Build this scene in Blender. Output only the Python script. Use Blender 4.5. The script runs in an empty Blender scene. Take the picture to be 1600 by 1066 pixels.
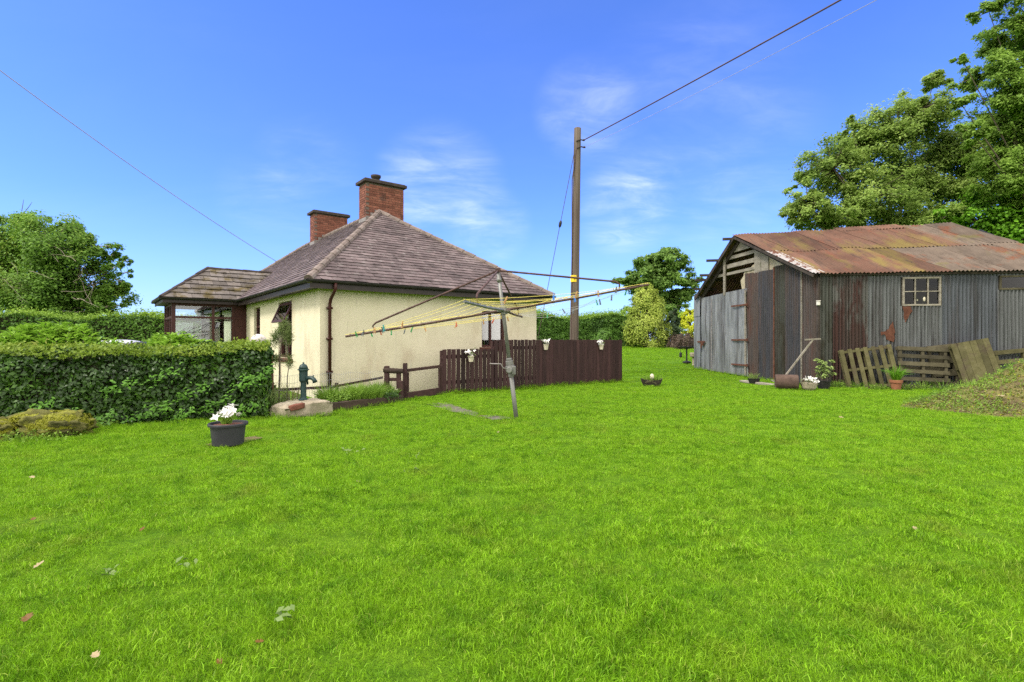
import bpy, math, random
import numpy as np
from mathutils import Vector, Matrix
RNG = np.random.default_rng(7); random.seed(7)
scn = bpy.context.scene
COL = scn.collection
F, EYE = 823.0, 1.3
def P(x, y, Y): return Vector(((x-800)/F*Y, Y, EYE-(y-533)/F*Y))
def sst(a, b, x):
    t = np.clip((x-a)/(b-a), 0, 1); return t*t*(3-2*t)
def gz(X, Y):
    X = np.asarray(X, float); Y = np.asarray(Y, float)
    r = 0.97*sst(15, 42, Y)**1.0*sst(-3, 3, X)
    return r + 0.025*np.sin(X*1.1+.5)*np.sin(Y*.9) - .0
def G(x, y):
    Y = F*EYE/(y-533); return Vector(((x-800)/F*Y, Y, 0))

# ------------------------------------------------------------------ helpers
class MB:
    def __init__(s): s.v=[]; s.f=[]; s.m=[]
    def add(s, vs, fs, m=0):
        b=len(s.v); s.v.extend([tuple(p) for p in vs]); s.f.extend([tuple(i+b for i in f) for f in fs]); s.m.extend([m]*len(fs))
    def box(s, c, d, R=None, m=0):
        R = R or Matrix.Identity(3); c=Vector(c)
        vs=[c+R@Vector((sx*d[0]/2, sy*d[1]/2, sz*d[2]/2)) for sz in(-1,1) for sy in(-1,1) for sx in(-1,1)]
        s.add(vs,[(0,2,3,1),(4,5,7,6),(0,1,5,4),(2,6,7,3),(0,4,6,2),(1,3,7,5)],m)
    def b2(s, lo, hi, m=0):
        s.box([(a+b)/2 for a,b in zip(lo,hi)],[b-a for a,b in zip(lo,hi)],None,m)
    def bar(s, p, q, w, h, up=(0,0,1), m=0):
        p=Vector(p);q=Vector(q);d=(q-p);L=d.length;d.normalize();u=Vector(up)
        x=d.cross(u)
        if x.length<1e-4: x=d.cross(Vector((1,0,0)))
        x.normalize();z=x.cross(d)
        R=Matrix((x,d,z)).transposed()
        s.box((p+q)/2,(w,L,h),R,m)
    def tube(s, pts, rad, n=8, m=0, cap=True):
        pts=[Vector(p) for p in pts]
        if not hasattr(rad,'__len__'): rad=[rad]*len(pts)
        vs=[];fs=[];ref=None
        for i,p in enumerate(pts):
            d=(pts[min(i+1,len(pts)-1)]-pts[max(i-1,0)])
            if d.length<1e-9: d=Vector((0,0,1))
            d.normalize()
            if ref is None: ref=Vector((0,0,1)) if abs(d.z)<.9 else Vector((1,0,0))
            x=d.cross(ref);
            if x.length<1e-3: x=d.orthogonal()
            x.normalize();y=d.cross(x);ref=-y if False else ref
            for k in range(n):
                a=2*math.pi*k/n; vs.append(p+(x*math.cos(a)+y*math.sin(a))*rad[i])
        for i in range(len(pts)-1):
            for k in range(n):
                a=i*n+k;b=i*n+(k+1)%n; fs.append((a,b,b+n,a+n))
        if cap:
            fs.append(tuple(range(n-1,-1,-1))); fs.append(tuple((len(pts)-1)*n+k for k in range(n)))
        s.add(vs,fs,m)
    def lathe(s, prof, c=(0,0,0), n=20, R=None, m=0):
        c=Vector(c);R=R or Matrix.Identity(3);vs=[];fs=[]
        for r,z in prof:
            for k in range(n):
                a=2*math.pi*k/n; vs.append(c+R@Vector((r*math.cos(a),r*math.sin(a),z)))
        for i in range(len(prof)-1):
            for k in range(n):
                a=i*n+k;b=i*n+(k+1)%n; fs.append((a,b,b+n,a+n))
        fs.append(tuple(range(n-1,-1,-1))); fs.append(tuple((len(prof)-1)*n+k for k in range(n)))
        s.add(vs,fs,m)
    def poly(s, pts, m=0): s.add(pts,[tuple(range(len(pts)))],m)
    def prism(s, pts, off, m=0):
        n=len(pts);o=Vector(off);a=[Vector(p) for p in pts];b=[p+o for p in a]
        s.add(a+b,[tuple(range(n)),tuple(range(2*n-1,n-1,-1))]+[(i,i+n,(i+1)%n+n,(i+1)%n) for i in range(n)],m)
    def build(s, name, mats, parent=None, smooth=False, bevel=0, world=True):
        me=bpy.data.meshes.new(name); me.from_pydata(s.v,[],s.f)
        mats=mats if isinstance(mats,(list,tuple)) else [mats]
        for x in mats: me.materials.append(x)
        if len(mats)>1: me.polygons.foreach_set('material_index',s.m)
        if smooth: me.polygons.foreach_set('use_smooth',[True]*len(s.f))
        me.update()
        o=bpy.data.objects.new(name,me); COL.objects.link(o)
        if bevel:
            b=o.modifiers.new('bevel','BEVEL'); b.width=bevel; b.segments=1; b.limit_method='ANGLE'
        if parent: adopt(o,parent,world)
        return o
def rootof(o):
    M=o.matrix_basis.copy()
    while o.parent:
        o=o.parent; M=o.matrix_basis@M
    return M
def adopt(o,parent,world=True):
    o.parent=parent
    if world:
        r=parent
        while r.parent: r=r.parent
        if parent is r: o.matrix_parent_inverse=r.matrix_basis.inverted()
def tag(o,label,cat,group=None,kind=None):
    if label: o['label']=label
    if cat: o['category']=cat
    if group: o['group']=group
    if kind: o['kind']=kind
    return o
def thing(name,label,cat,loc=(0,0,0),rz=0,group=None):
    o=bpy.data.objects.new(name,None); COL.objects.link(o); o.location=loc; o.rotation_euler=(0,0,rz)
    o.empty_display_size=.1
    o.matrix_basis=Matrix.Translation(loc)@Matrix.Rotation(rz,4,'Z')
    return tag(o,label,cat,group)
def copy_tree(o,parent=None):
    c=o.copy(); COL.objects.link(c)
    if parent: c.parent=parent
    for ch in [x for x in COL.objects if x.parent is o]: copy_tree(ch,c)
    return c
def npmesh(name, V, Fq, mats, parent=None, smooth=False, world=True, midx=None):
    me=bpy.data.meshes.new(name); k=Fq.shape[1]
    me.vertices.add(len(V)); me.vertices.foreach_set('co',np.ascontiguousarray(V,dtype=np.float32).ravel())
    me.loops.add(Fq.size); me.loops.foreach_set('vertex_index',np.ascontiguousarray(Fq,dtype=np.int32).ravel())
    me.polygons.add(len(Fq)); me.polygons.foreach_set('loop_start',np.arange(0,Fq.size,k,dtype=np.int32))
    mats=mats if isinstance(mats,(list,tuple)) else [mats]
    for x in mats: me.materials.append(x)
    if midx is not None: me.polygons.foreach_set('material_index',midx.astype(np.int32))
    if smooth: me.polygons.foreach_set('use_smooth',np.ones(len(Fq),dtype=bool))
    me.update(calc_edges=True)
    o=bpy.data.objects.new(name,me); COL.objects.link(o)
    if parent: adopt(o,parent,world)
    return o
def nrm(a): return a/np.maximum(np.linalg.norm(a,axis=1,keepdims=True),1e-9)
def leaf_geo(pos, nor, size, asp=.5, axis=None, rng=RNG):
    N=len(pos); nor=nrm(nor)
    ax = rng.normal(size=(N,3)) if axis is None else axis
    ax = nrm(ax-nor*np.sum(ax*nor,axis=1,keepdims=True)); sd=np.cross(nor,ax)
    size=np.broadcast_to(np.asarray(size,float).reshape(-1,1),(N,1))
    b=pos-ax*size*.5; t=pos+ax*size*.5-nor*size*.12
    l=pos-ax*size*.05+sd*size*asp*.5+nor*size*.07; r=pos-ax*size*.05-sd*size*asp*.5+nor*size*.07
    V=np.stack([b,r,t,l],axis=1).reshape(-1,3)
    return V, np.arange(4*N).reshape(-1,4)
def leaves(name,pos,nor,size,asp,mat,parent=None,axis=None,world=True,midx=None):
    V,Fq=leaf_geo(pos,nor,size,asp,axis)
    return npmesh(name,V,Fq,mat,parent,world=world,midx=midx)
def blades_geo(base, tip_off, width, rng=RNG, bend=.35):
    """tapered bent blades: base (N,3), tip offset (N,3) -> 5 verts, quad+tri as 2 quads"""
    N=len(base); up=tip_off; side=np.cross(up,rng.normal(size=(N,3))); side=nrm(side)*np.asarray(width).reshape(-1,1)*.5
    hor=up.copy(); hor[:,2]=0
    mid=base+up*.55-hor*bend*.6+np.array([0,0,1.])*np.linalg.norm(hor,axis=1,keepdims=True)*bend*.5
    tip=base+up
    V=np.stack([base-side,base+side,mid+side*.8,mid-side*.8,tip+side*.08,tip-side*.08],axis=1).reshape(-1,3)
    i=np.arange(N)*6
    Fq=np.stack([np.stack([i,i+1,i+2,i+3],1),np.stack([i+3,i+2,i+4,i+5],1)],1).reshape(-1,4)
    return V,Fq
def tuft(name,c,n,length,spread,mat,parent=None,width=.008,foot=.06,world=True):
    rng=RNG; a=rng.uniform(0,2*np.pi,n); r=foot*np.sqrt(rng.uniform(0,1,n))
    base=np.array(c)+np.stack([r*np.cos(a),r*np.sin(a),np.zeros(n)],1)
    b=a+rng.normal(0,.6,n); L=length*rng.uniform(.5,1.1,n); sp=np.abs(rng.normal(spread,.4*spread,n))
    off=np.stack([L*np.sin(sp)*np.cos(b),L*np.sin(sp)*np.sin(b),L*np.cos(sp)],1)
    V,Fq=blades_geo(base,off,np.full(n,width)*rng.uniform(.6,1.2,n)); return npmesh(name,V,Fq,mat,parent,world=world)

# ------------------------------------------------------------------ materials
def nt(name):
    m=bpy.data.materials.new(name); m.use_nodes=True; t=m.node_tree; t.nodes.clear()
    return m,t,(lambda k,**kw:_n(t,k,kw)),t.links.new
def _n(t,k,kw):
    n=t.nodes.new(k)
    for a,b in kw.items(): setattr(n,a,b)
    return n
def c4(c): return (*c,1) if len(c)==3 else c
def ramp(node,stops):
    e=node.color_ramp.elements
    while len(e)>1: e.remove(e[0])
    e[0].position=stops[0][0]; e[0].color=c4(stops[0][1])
    for p,c in stops[1:]:
        x=e.new(p); x.color=c4(c)
def mat(name,stops,scale=4,detail=6,rough=.8,bump=0,bscale=None,stretch=(1,1,1),island=0,metal=0,dist=.02,spec=.3,layers=(),coord='Object'):
    """noise -> colour ramp; layers: (colour, scale, lo, hi, stretch) patches laid over; island: per-piece brightness spread"""
    m,t,N,L=nt(name)
    out=N('ShaderNodeOutputMaterial'); bs=N('ShaderNodeBsdfPrincipled'); L(bs.outputs[0],out.inputs[0])
    tc=N('ShaderNodeTexCoord')
    def noise(sc,st,det):
        mp=N('ShaderNodeMapping'); mp.inputs['Scale'].default_value=st; L(tc.outputs[coord],mp.inputs[0])
        n=N('ShaderNodeTexNoise'); n.inputs['Scale'].default_value=sc; n.inputs['Detail'].default_value=det; n.inputs['Roughness'].default_value=.62
        L(mp.outputs[0],n.inputs['Vector']); return n
    n=noise(scale,stretch,detail); r=N('ShaderNodeValToRGB'); ramp(r,stops); L(n.outputs[0],r.inputs[0]); colr=r.outputs[0]
    for k,(c,sc,lo,hi,st) in enumerate(layers):
        q=noise(sc,st,7); mr=N('ShaderNodeMapRange'); mr.inputs[1].default_value=lo; mr.inputs[2].default_value=hi; L(q.outputs[0],mr.inputs[0])
        mx=N('ShaderNodeMix',data_type='RGBA'); L(mr.outputs[0],mx.inputs[0]); L(colr,mx.inputs[6]); mx.inputs[7].default_value=c4(c); colr=mx.outputs[2]
    if island:
        ge=N('ShaderNodeNewGeometry'); hs=N('ShaderNodeHueSaturation'); mr=N('ShaderNodeMapRange'); mr.inputs[3].default_value=1-island; mr.inputs[4].default_value=1+island
        L(ge.outputs['Random Per Island'],mr.inputs[0]); L(mr.outputs[0],hs.inputs['Value']); L(colr,hs.inputs['Color']); colr=hs.outputs[0]
    L(colr,bs.inputs['Base Color']); bs.inputs['Roughness'].default_value=rough; bs.inputs['Metallic'].default_value=metal
    bs.inputs['Specular IOR Level'].default_value=spec
    if bump:
        q=noise(bscale or scale*4,stretch,8); b=N('ShaderNodeBump'); b.inputs['Strength'].default_value=bump; b.inputs['Distance'].default_value=dist
        L(q.outputs[0],b.inputs['Height']); L(b.outputs[0],bs.inputs['Normal'])
    return m
def leafmat(name,c1,c2,trans=.3,scale=.6,c3=None,rough=.55,spec=.25,objrand=False):
    m,t,N,L=nt(name)
    out=N('ShaderNodeOutputMaterial'); bs=N('ShaderNodeBsdfPrincipled'); tr=N('ShaderNodeBsdfTranslucent'); mx=N('ShaderNodeMixShader')
    ge=N('ShaderNodeNewGeometry'); no=N('ShaderNodeTexNoise'); no.inputs['Scale'].default_value=scale; no.inputs['Detail'].default_value=3
    L(ge.outputs['Position'],no.inputs['Vector'])
    ad=N('ShaderNodeMath',operation='MULTIPLY_ADD'); L(ge.outputs['Random Per Island'],ad.inputs[0]); ad.inputs[1].default_value=.55
    mr=N('ShaderNodeMapRange'); mr.inputs[1].default_value=.3; mr.inputs[2].default_value=.7; mr.inputs[4].default_value=.5; L(no.outputs[0],mr.inputs[0]); L(mr.outputs[0],ad.inputs[2])
    r=N('ShaderNodeValToRGB'); ramp(r,[(0.05,c1),(.95,c2)] if c3 is None else [(0.05,c1),(.7,c2),(1,c3)]); L(ad.outputs[0],r.inputs[0])
    L(r.outputs[0],bs.inputs['Base Color']); bs.inputs['Roughness'].default_value=rough; bs.inputs['Specular IOR Level'].default_value=spec
    L(r.outputs[0],tr.inputs[0]); mx.inputs[0].default_value=trans; L(bs.outputs[0],mx.inputs[1]); L(tr.outputs[0],mx.inputs[2]); L(mx.outputs[0],out.inputs[0])
    return m
def glassmat(name,tint=(.9,.95,.95),refl=1.0):
    m,t,N,L=nt(name)
    out=N('ShaderNodeOutputMaterial'); tr=N('ShaderNodeBsdfTransparent'); gl=N('ShaderNodeBsdfGlossy'); mx=N('ShaderNodeMixShader'); fr=N('ShaderNodeFresnel')
    tr.inputs[0].default_value=c4(tint); gl.inputs['Roughness'].default_value=.02; fr.inputs[0].default_value=1.55
    mu=N('ShaderNodeMath',operation='MULTIPLY'); mu.inputs[1].default_value=refl*1.8; L(fr.outputs[0],mu.inputs[0]); L(mu.outputs[0],mx.inputs[0]); L(tr.outputs[0],mx.inputs[1]); L(gl.outputs[0],mx.inputs[2]); L(mx.outputs[0],out.inputs[0])
    return m
def grassmat(name,ground=False):
    m,t,N,L=nt(name)
    out=N('ShaderNodeOutputMaterial'); ge=N('ShaderNodeNewGeometry')
    def noise(sc,det,st=(1,1,1),rot=0):
        mp=N('ShaderNodeMapping'); mp.inputs['Scale'].default_value=st; mp.inputs['Rotation'].default_value=(0,0,rot); L(ge.outputs['Position'],mp.inputs[0])
        n=N('ShaderNodeTexNoise'); n.inputs['Scale'].default_value=sc; n.inputs['Detail'].default_value=det; L(mp.outputs[0],n.inputs['Vector']); return n.outputs[0]
    def mixc(fac,a,b):
        x=N('ShaderNodeMix',data_type='RGBA'); L(fac,x.inputs[0])
        for s,v in ((6,a),(7,b)):
            if isinstance(v,tuple): x.inputs[s].default_value=c4(v)
            else: L(v,x.inputs[s])
        return x.outputs[2]
    def rng(v,a,b,c=0,d=1):
        x=N('ShaderNodeMapRange'); x.inputs[1].default_value=a; x.inputs[2].default_value=b; x.inputs[3].default_value=c; x.inputs[4].default_value=d; L(v,x.inputs[0]); return x.outputs[0]
    A=(.18,.375,.010); B=(.255,.45,.018); Dk=(.085,.225,.006); Y=(.33,.41,.03)
    big=rng(noise(.8,6,(.6,1.5,1),.25),.25,.75); c=mixc(big,A,B)
    mid=rng(noise(5.5,5),.45,.72,0,.75); c=mixc(mid,c,Dk)
    yl=rng(noise(1.6,5),.55,.85,0,.22); c=mixc(yl,c,Y)
    th=rng(noise(1.9,6),.56,.74,0,.5); c=mixc(th,c,(.20,.215,.03)); fd=rng(noise(11,3),.50,.70,0,.55); c=mixc(fd,c,(.06,.17,.004))
    if ground:
        c=mixc(rng(noise(30,4),.3,.7,.55,.85),c,(.055,.125,.005))
        bs=N('ShaderNodeBsdfPrincipled'); bs.inputs['Roughness'].default_value=.95; bs.inputs['Specular IOR Level'].default_value=.1; L(c,bs.inputs[0]); L(bs.outputs[0],out.inputs[0]); bp=N('ShaderNodeBump'); bp.inputs['Strength'].default_value=1; bp.inputs['Distance'].default_value=.03; L(noise(90,4),bp.inputs['Height']); L(bp.outputs[0],bs.inputs['Normal']); return m
    ob=N('ShaderNodeObjectInfo'); hs=N('ShaderNodeHueSaturation'); L(c,hs.inputs['Color'])
    L(rng(ge.outputs['Random Per Island'],0,1,.55,1.45),hs.inputs['Value'])
    c=hs.outputs[0]
    strw=rng(ge.outputs['Random Per Island'],.95,.96,0,.55); c=mixc(strw,c,(.36,.34,.09))
    bs=N('ShaderNodeBsdfPrincipled'); bs.inputs['Roughness'].default_value=.5; bs.inputs['Specular IOR Level'].default_value=.18; L(c,bs.inputs[0])
    tr=N('ShaderNodeBsdfTranslucent'); L(c,tr.inputs[0]); mx=N('ShaderNodeMixShader'); mx.inputs[0].default_value=.35; L(bs.outputs[0],mx.inputs[1]); L(tr.outputs[0],mx.inputs[2]); L(mx.outputs[0],out.inputs[0])
    return m

M={}
M['wall']=mat('roughcast_cream',[(.25,(.60,.555,.41)),(.55,(.69,.64,.48)),(.8,(.72,.67,.52))],scale=1.3,rough=.9,bump=.45,bscale=18,dist=.016,spec=.1,layers=[((.50,.42,.30),1.5,.54,.78,(1,1,.45)),((.47,.45,.36),2.5,.58,.8,(4,4,.25))])
M['slate']=mat('weathered_slate',[(.22,(.12,.085,.09)),(.5,(.25,.18,.185)),(.78,(.36,.285,.285))],scale=1.7,rough=.85,bump=.3,bscale=25,island=.28,layers=[((.45,.41,.39),6,.58,.72,(1,1,1)),((.07,.05,.05),3.2,.56,.72,(1,1,1))])
M['slate_moss']=mat('mossy_slate',[(.2,(.15,.125,.11)),(.5,(.28,.24,.22)),(.8,(.38,.34,.31))],scale=3,rough=.9,bump=.4,bscale=20,island=.3,layers=[((.16,.12,.035),2.2,.47,.6,(1,1,1)),((.07,.055,.03),4,.6,.7,(1,1,1))])
M['ridge']=mat('ridge_tile',[(.2,(.17,.12,.105)),(.5,(.34,.27,.24)),(.8,(.46,.41,.37))],scale=5,rough=.9,bump=.4,bscale=30,island=.15,layers=[((.07,.06,.05),7,.6,.75,(1,1,1))])
M['fascia']=mat('dark_brown_gloss',[(.3,(.018,.013,.012)),(.7,(.035,.024,.022))],scale=6,rough=.4)
M['brownwood']=mat('brown_joinery',[(.3,(.06,.017,.014)),(.7,(.10,.03,.024))],scale=8,rough=.45)
M['fence']=mat('brown_stained_boards',[(.25,(.030,.013,.014)),(.55,(.054,.024,.025)),(.8,(.082,.042,.040))],scale=3,stretch=(3,3,.35),rough=.75,bump=.3,bscale=14,island=.45,layers=[((.10,.10,.06),3,.66,.8,(1,1,.6))])
M['rail']=mat('brown_stained_rail',[(.25,(.035,.017,.017)),(.7,(.08,.04,.036))],scale=5,rough=.8,bump=.3,island=.15)
M['sleeper']=mat('old_sleeper',[(.25,(.035,.025,.02)),(.6,(.10,.068,.05)),(.8,(.17,.12,.09))],scale=4,rough=.9,bump=.5,bscale=16,stretch=(.6,.6,2))
M['brick']=mat('red_brick',[(.2,(.20,.055,.032)),(.5,(.36,.105,.055)),(.8,(.44,.17,.095))],scale=6,rough=.9,bump=.4,bscale=40,island=.3,layers=[((.10,.06,.05),2,.6,.75,(1,1,1))])
M['mortar']=mat('mortar',[(.3,(.16,.12,.10)),(.7,(.28,.23,.20))],scale=20,rough=.95,bump=.3)
M['cap']=mat('dark_concrete_cap',[(.3,(.035,.028,.026)),(.7,(.10,.08,.072))],scale=8,rough=.9,bump=.3)
M['lead']=mat('lead_flashing',[(.3,(.22,.20,.19)),(.7,(.40,.37,.35))],scale=8,rough=.6)
M['concrete']=mat('weathered_concrete',[(.2,(.17,.145,.105)),(.5,(.33,.29,.22)),(.8,(.46,.42,.33))],scale=3.5,rough=.95,bump=.7,bscale=14,dist=.03,layers=[((.13,.14,.05),3,.58,.72,(1,1,1)),((.08,.07,.055),6,.62,.75,(1,1,2))])
M['paving']=mat('muddy_paving',[(.2,(.12,.11,.08)),(.5,(.24,.22,.18)),(.8,(.34,.31,.26))],scale=6,rough=.95,bump=.4)
M['soil']=mat('bare_soil',[(.2,(.06,.045,.02)),(.6,(.14,.11,.055)),(.8,(.20,.17,.09))],scale=9,rough=1,bump=.6,bscale=40)
M['earth']=mat('dark_earth',[(.2,(.022,.017,.01)),(.6,(.06,.045,.028)),(.8,(.09,.075,.04))],scale=5,rough=1,bump=.6,bscale=20)
M['pumpgreen']=mat('green_cast_iron',[(.3,(.014,.055,.055)),(.6,(.030,.095,.092)),(.8,(.055,.13,.12))],scale=9,rough=.45,bump=.15,layers=[((.11,.08,.05),7,.68,.76,(1,1,.6))])
M['pot']=mat('grey_plastic',[(.3,(.043,.043,.052)),(.7,(.068,.068,.08))],scale=5,rough=.55)
M['terracotta']=mat('terracotta',[(.3,(.30,.11,.055)),(.7,(.42,.18,.10))],scale=8,rough=.9)
M['creampot']=mat('cream_pot',[(.3,(.48,.43,.32)),(.7,(.62,.57,.45))],scale=9,rough=.8)
M['white']=leafmat('white_petal',(.74,.73,.70),(.86,.85,.83),.25)
M['pinkwhite']=leafmat('pale_pink_petal',(.70,.55,.55),(.82,.74,.72),.25)
M['galv']=mat('galvanised_pole',[(.25,(.13,.13,.12)),(.55,(.25,.25,.235)),(.8,(.36,.36,.34))],scale=9,rough=.5,metal=.35,stretch=(1,1,.3),layers=[((.14,.10,.07),6,.6,.72,(1,1,.5))])
M['rusty']=mat('brown_painted_steel',[(.25,(.05,.024,.02)),(.55,(.13,.07,.06)),(.8,(.22,.15,.13))],scale=12,rough=.7)
M['rope']=mat('yellow_washing_line',[(.3,(.62,.50,.10)),(.7,(.78,.68,.20))],scale=20,rough=.6)
M['greyrope']=mat('grey_line',[(.3,(.28,.28,.28)),(.7,(.4,.4,.4))],rough=.6)
M['pole']=mat('weathered_pole_timber',[(.25,(.085,.062,.046)),(.5,(.19,.15,.118)),(.8,(.31,.26,.21))],scale=7,stretch=(2.5,2.5,.06),rough=.9,bump=.6,bscale=22,layers=[((.20,.21,.06),1.4,.6,.75,(1.5,1.5,.3))])
M['cable']=mat('dark_cable',[(.3,(.06,.03,.035)),(.7,(.09,.05,.055))],rough=.6)
M['wire']=mat('grey_wire',[(.3,(.25,.25,.27)),(.7,(.35,.35,.37))],rough=.5)
M['yellow']=mat('yellow_sign',[(.3,(.72,.50,.02)),(.7,(.80,.58,.03))],rough=.5)
M['black']=mat('black_iron',[(.3,(.012,.012,.013)),(.7,(.03,.028,.026))],scale=8,rough=.55)
M['rust']=mat('rust',[(.2,(.07,.026,.016)),(.5,(.16,.062,.036)),(.8,(.26,.12,.075))],scale=7,rough=.95,bump=.4)
M['oldwood']=mat('grey_old_timber',[(.2,(.17,.145,.11)),(.5,(.36,.325,.26)),(.8,(.52,.48,.40))],scale=4,stretch=(1,.7,3),rough=.95,bump=.4,island=.12,layers=[((.12,.13,.06),3,.6,.75,(1,1,1))])
M['darkwood']=mat('dark_rafter',[(.3,(.022,.017,.014)),(.7,(.07,.055,.045))],scale=6,rough=.9,bump=.3)
M['infill']=mat('crumbling_infill',[(.2,(.30,.25,.16)),(.5,(.48,.42,.29)),(.8,(.58,.53,.40))],scale=3,rough=1,bump=.8,bscale=14,dist=.04,layers=[((.14,.14,.07),2.5,.56,.7,(1,1,1))])
M['palletg']=mat('green_weathered_pallet',[(.2,(.075,.066,.018)),(.5,(.155,.14,.042)),(.8,(.23,.205,.085))],scale=5,rough=.95,bump=.4,island=.3,layers=[((.11,.07,.045),2.4,.54,.68,(1,1,1))])
M['palletd']=mat('dark_weathered_pallet',[(.2,(.06,.048,.026)),(.5,(.115,.098,.048)),(.8,(.19,.165,.085))],scale=5,rough=.95,bump=.4,island=.35)
def corr(name,base,rustc,lo,hi,extra=(),rough=.6,metal=.2):
    a=[tuple(x*.68 for x in base),base,tuple(min(1,x*1.32) for x in base)]
    return mat(name,[(.25,a[0]),(.5,a[1]),(.78,a[2])],scale=2.4,stretch=(2.2,2.2,.35),rough=rough,metal=metal,bump=.12,bscale=30,island=.1,layers=[(rustc,1.8,lo,hi,(1.6,1.6,.5)),((.05,.035,.03),5,.66,.78,(2,2,.5)),((.10,.07,.055),1.6,.47,.70,(2.6,2.6,.20)),((.045,.045,.042),3,.54,.72,(7,7,.12)),(tuple(min(1,x*1.55) for x in base),4,.60,.74,(6,6,.10))]+list(extra))
M['sh_grey']=corr('galvanised_sheet_grey',(.24,.27,.275),(.11,.05,.04),.62,.70)
M['sh_blue']=corr('galvanised_sheet_blue',(.145,.175,.215),(.12,.08,.065),.70,.80)
M['sh_rust']=corr('galvanised_sheet_rusty',(.20,.20,.18),(.105,.045,.034),.42,.52)
M['sh_green']=corr('galvanised_sheet_algae',(.13,.14,.115),(.06,.05,.022),.46,.62)
M['sh_dark']=corr('black_painted_sheet',(.060,.062,.075),(.13,.06,.045),.60,.74,[((.20,.19,.19),6,.68,.74,(1.5,1.5,.4))])
M['sh_brown']=corr('brown_rusted_sheet',(.085,.070,.066),(.11,.055,.042),.46,.66)
M['sh_door']=corr('bright_galvanised_door',(.40,.43,.44),(.56,.58,.59),.52,.72,[((.24,.20,.17),4,.70,.78,(2,2,.3))],rough=.5,metal=.25)
M['roof']=mat('rusted_roof_sheet',[(.22,(.19,.080,.050)),(.5,(.30,.145,.090)),(.8,(.37,.205,.135))],scale=1.2,rough=.9,bump=.15,bscale=40,island=.34,layers=[((.13,.085,.065),2.2,.5,.75,(4,.3,.3)),((.36,.26,.06),1.1,.50,.66,(1.4,.6,.6)),((.36,.13,.07),1.7,.58,.70,(1.6,.6,.6)),((.14,.09,.075),2.6,.6,.72,(1,1,1))])
M['roofg']=mat('grey_rusted_roof_sheet',[(.22,(.155,.12,.095)),(.5,(.26,.20,.155)),(.8,(.34,.27,.215))],scale=2,rough=.9,bump=.15,bscale=40,island=.25,layers=[((.13,.10,.08),2.2,.5,.75,(4,.3,.3)),((.30,.115,.06),1.6,.55,.66,(1,1,1)),((.25,.215,.09),1.2,.58,.70,(1,1,1))])
M['roofw']=mat('flaking_white_roof_sheet',[(.22,(.40,.37,.35)),(.5,(.52,.49,.48)),(.8,(.60,.58,.57))],scale=3,rough=.9,layers=[((.17,.07,.045),5,.48,.56,(1,1,1))])
M['glass']=glassmat('window_glass')
M['dimglass']=glassmat('dusty_glass',(.35,.38,.33),.22)
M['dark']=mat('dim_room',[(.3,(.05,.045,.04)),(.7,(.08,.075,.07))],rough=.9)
M['plaster']=mat('pale_plaster',[(.3,(.55,.53,.47)),(.7,(.65,.63,.57))],rough=.9)
M['curtain']=mat('white_net_curtain',[(.3,(.42,.42,.43)),(.7,(.65,.65,.65))],scale=14,stretch=(6,6,.1),rough=.9)
M['sill']=mat('brown_tile_sill',[(.3,(.14,.05,.035)),(.7,(.22,.09,.06))],scale=9,rough=.7)
M['carpaint']=mat('silver_car_paint',[(.3,(.42,.43,.45)),(.7,(.46,.47,.49))],rough=.35,metal=.0)
M['tyre']=mat('tyre_rubber',[(.3,(.015,.015,.015)),(.7,(.03,.03,.03))],rough=.9)
M['bark']=mat('bark',[(.25,(.06,.045,.032)),(.6,(.13,.105,.08)),(.8,(.2,.17,.14))],scale=6,stretch=(1,1,.3),rough=.95,bump=.6)
M['twig']=mat('pale_twig',[(.25,(.20,.17,.12)),(.7,(.36,.32,.25))],scale=6,rough=.95)
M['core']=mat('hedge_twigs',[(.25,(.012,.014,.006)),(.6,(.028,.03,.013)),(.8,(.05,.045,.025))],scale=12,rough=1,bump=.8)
M['l_ash']=leafmat('ash_leaf',(.105,.185,.035),(.30,.43,.085),.48,.35,c3=(.40,.50,.15))
M['l_ash2']=leafmat('ash_leaf_bright',(.115,.215,.03),(.31,.48,.08),.48,.35)
M['l_thorn']=leafmat('thorn_leaf',(.06,.14,.02),(.19,.35,.045),.45,.3,c3=(.36,.45,.08))
M['l_far']=leafmat('sycamore_leaf',(.085,.17,.035),(.25,.41,.075),.48,.15)
M['l_hedge']=leafmat('hedge_leaf',(.008,.024,.003),(.038,.098,.010),.2,1.6,c3=(.11,.24,.025),rough=.4,spec=.4)
M['l_spray']=leafmat('hedge_spray',(.04,.12,.008),(.12,.29,.025),.3,1.2)
M['l_new']=leafmat('hedge_new_growth',(.085,.15,.012),(.21,.31,.03),.32,1.2,c3=(.30,.33,.07))
M['l_farhedge']=leafmat('far_hedge_leaf',(.035,.09,.014),(.12,.25,.03),.3,.4)
M['l_farnew']=leafmat('far_hedge_new_growth',(.13,.25,.022),(.27,.42,.05),.35,.4)
M['l_laurel']=leafmat('laurel_leaf',(.14,.30,.02),(.30,.50,.06),.35,.8,rough=.4)
M['l_gold']=leafmat('golden_conifer_spray',(.16,.24,.025),(.36,.45,.065),.3,.8,c3=(.46,.52,.12))
M['l_yel']=leafmat('yellow_conifer_spray',(.36,.42,.012),(.62,.66,.03),.3,.8)
M['l_dark']=leafmat('dark_conifer_spray',(.025,.05,.018),(.07,.12,.045),.2,.8)
M['l_purple']=leafmat('purple_shrub_leaf',(.045,.035,.028),(.12,.085,.06),.2,.8)
M['l_ivy']=leafmat('ivy_leaf',(.06,.17,.01),(.19,.42,.025),.35,.6)
M['l_weed']=leafmat('weed_leaf',(.07,.16,.016),(.25,.40,.05),.3,1.5)
M['l_straw']=leafmat('dry_grass',(.16,.17,.06),(.36,.36,.16),.3,1.5)
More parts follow.
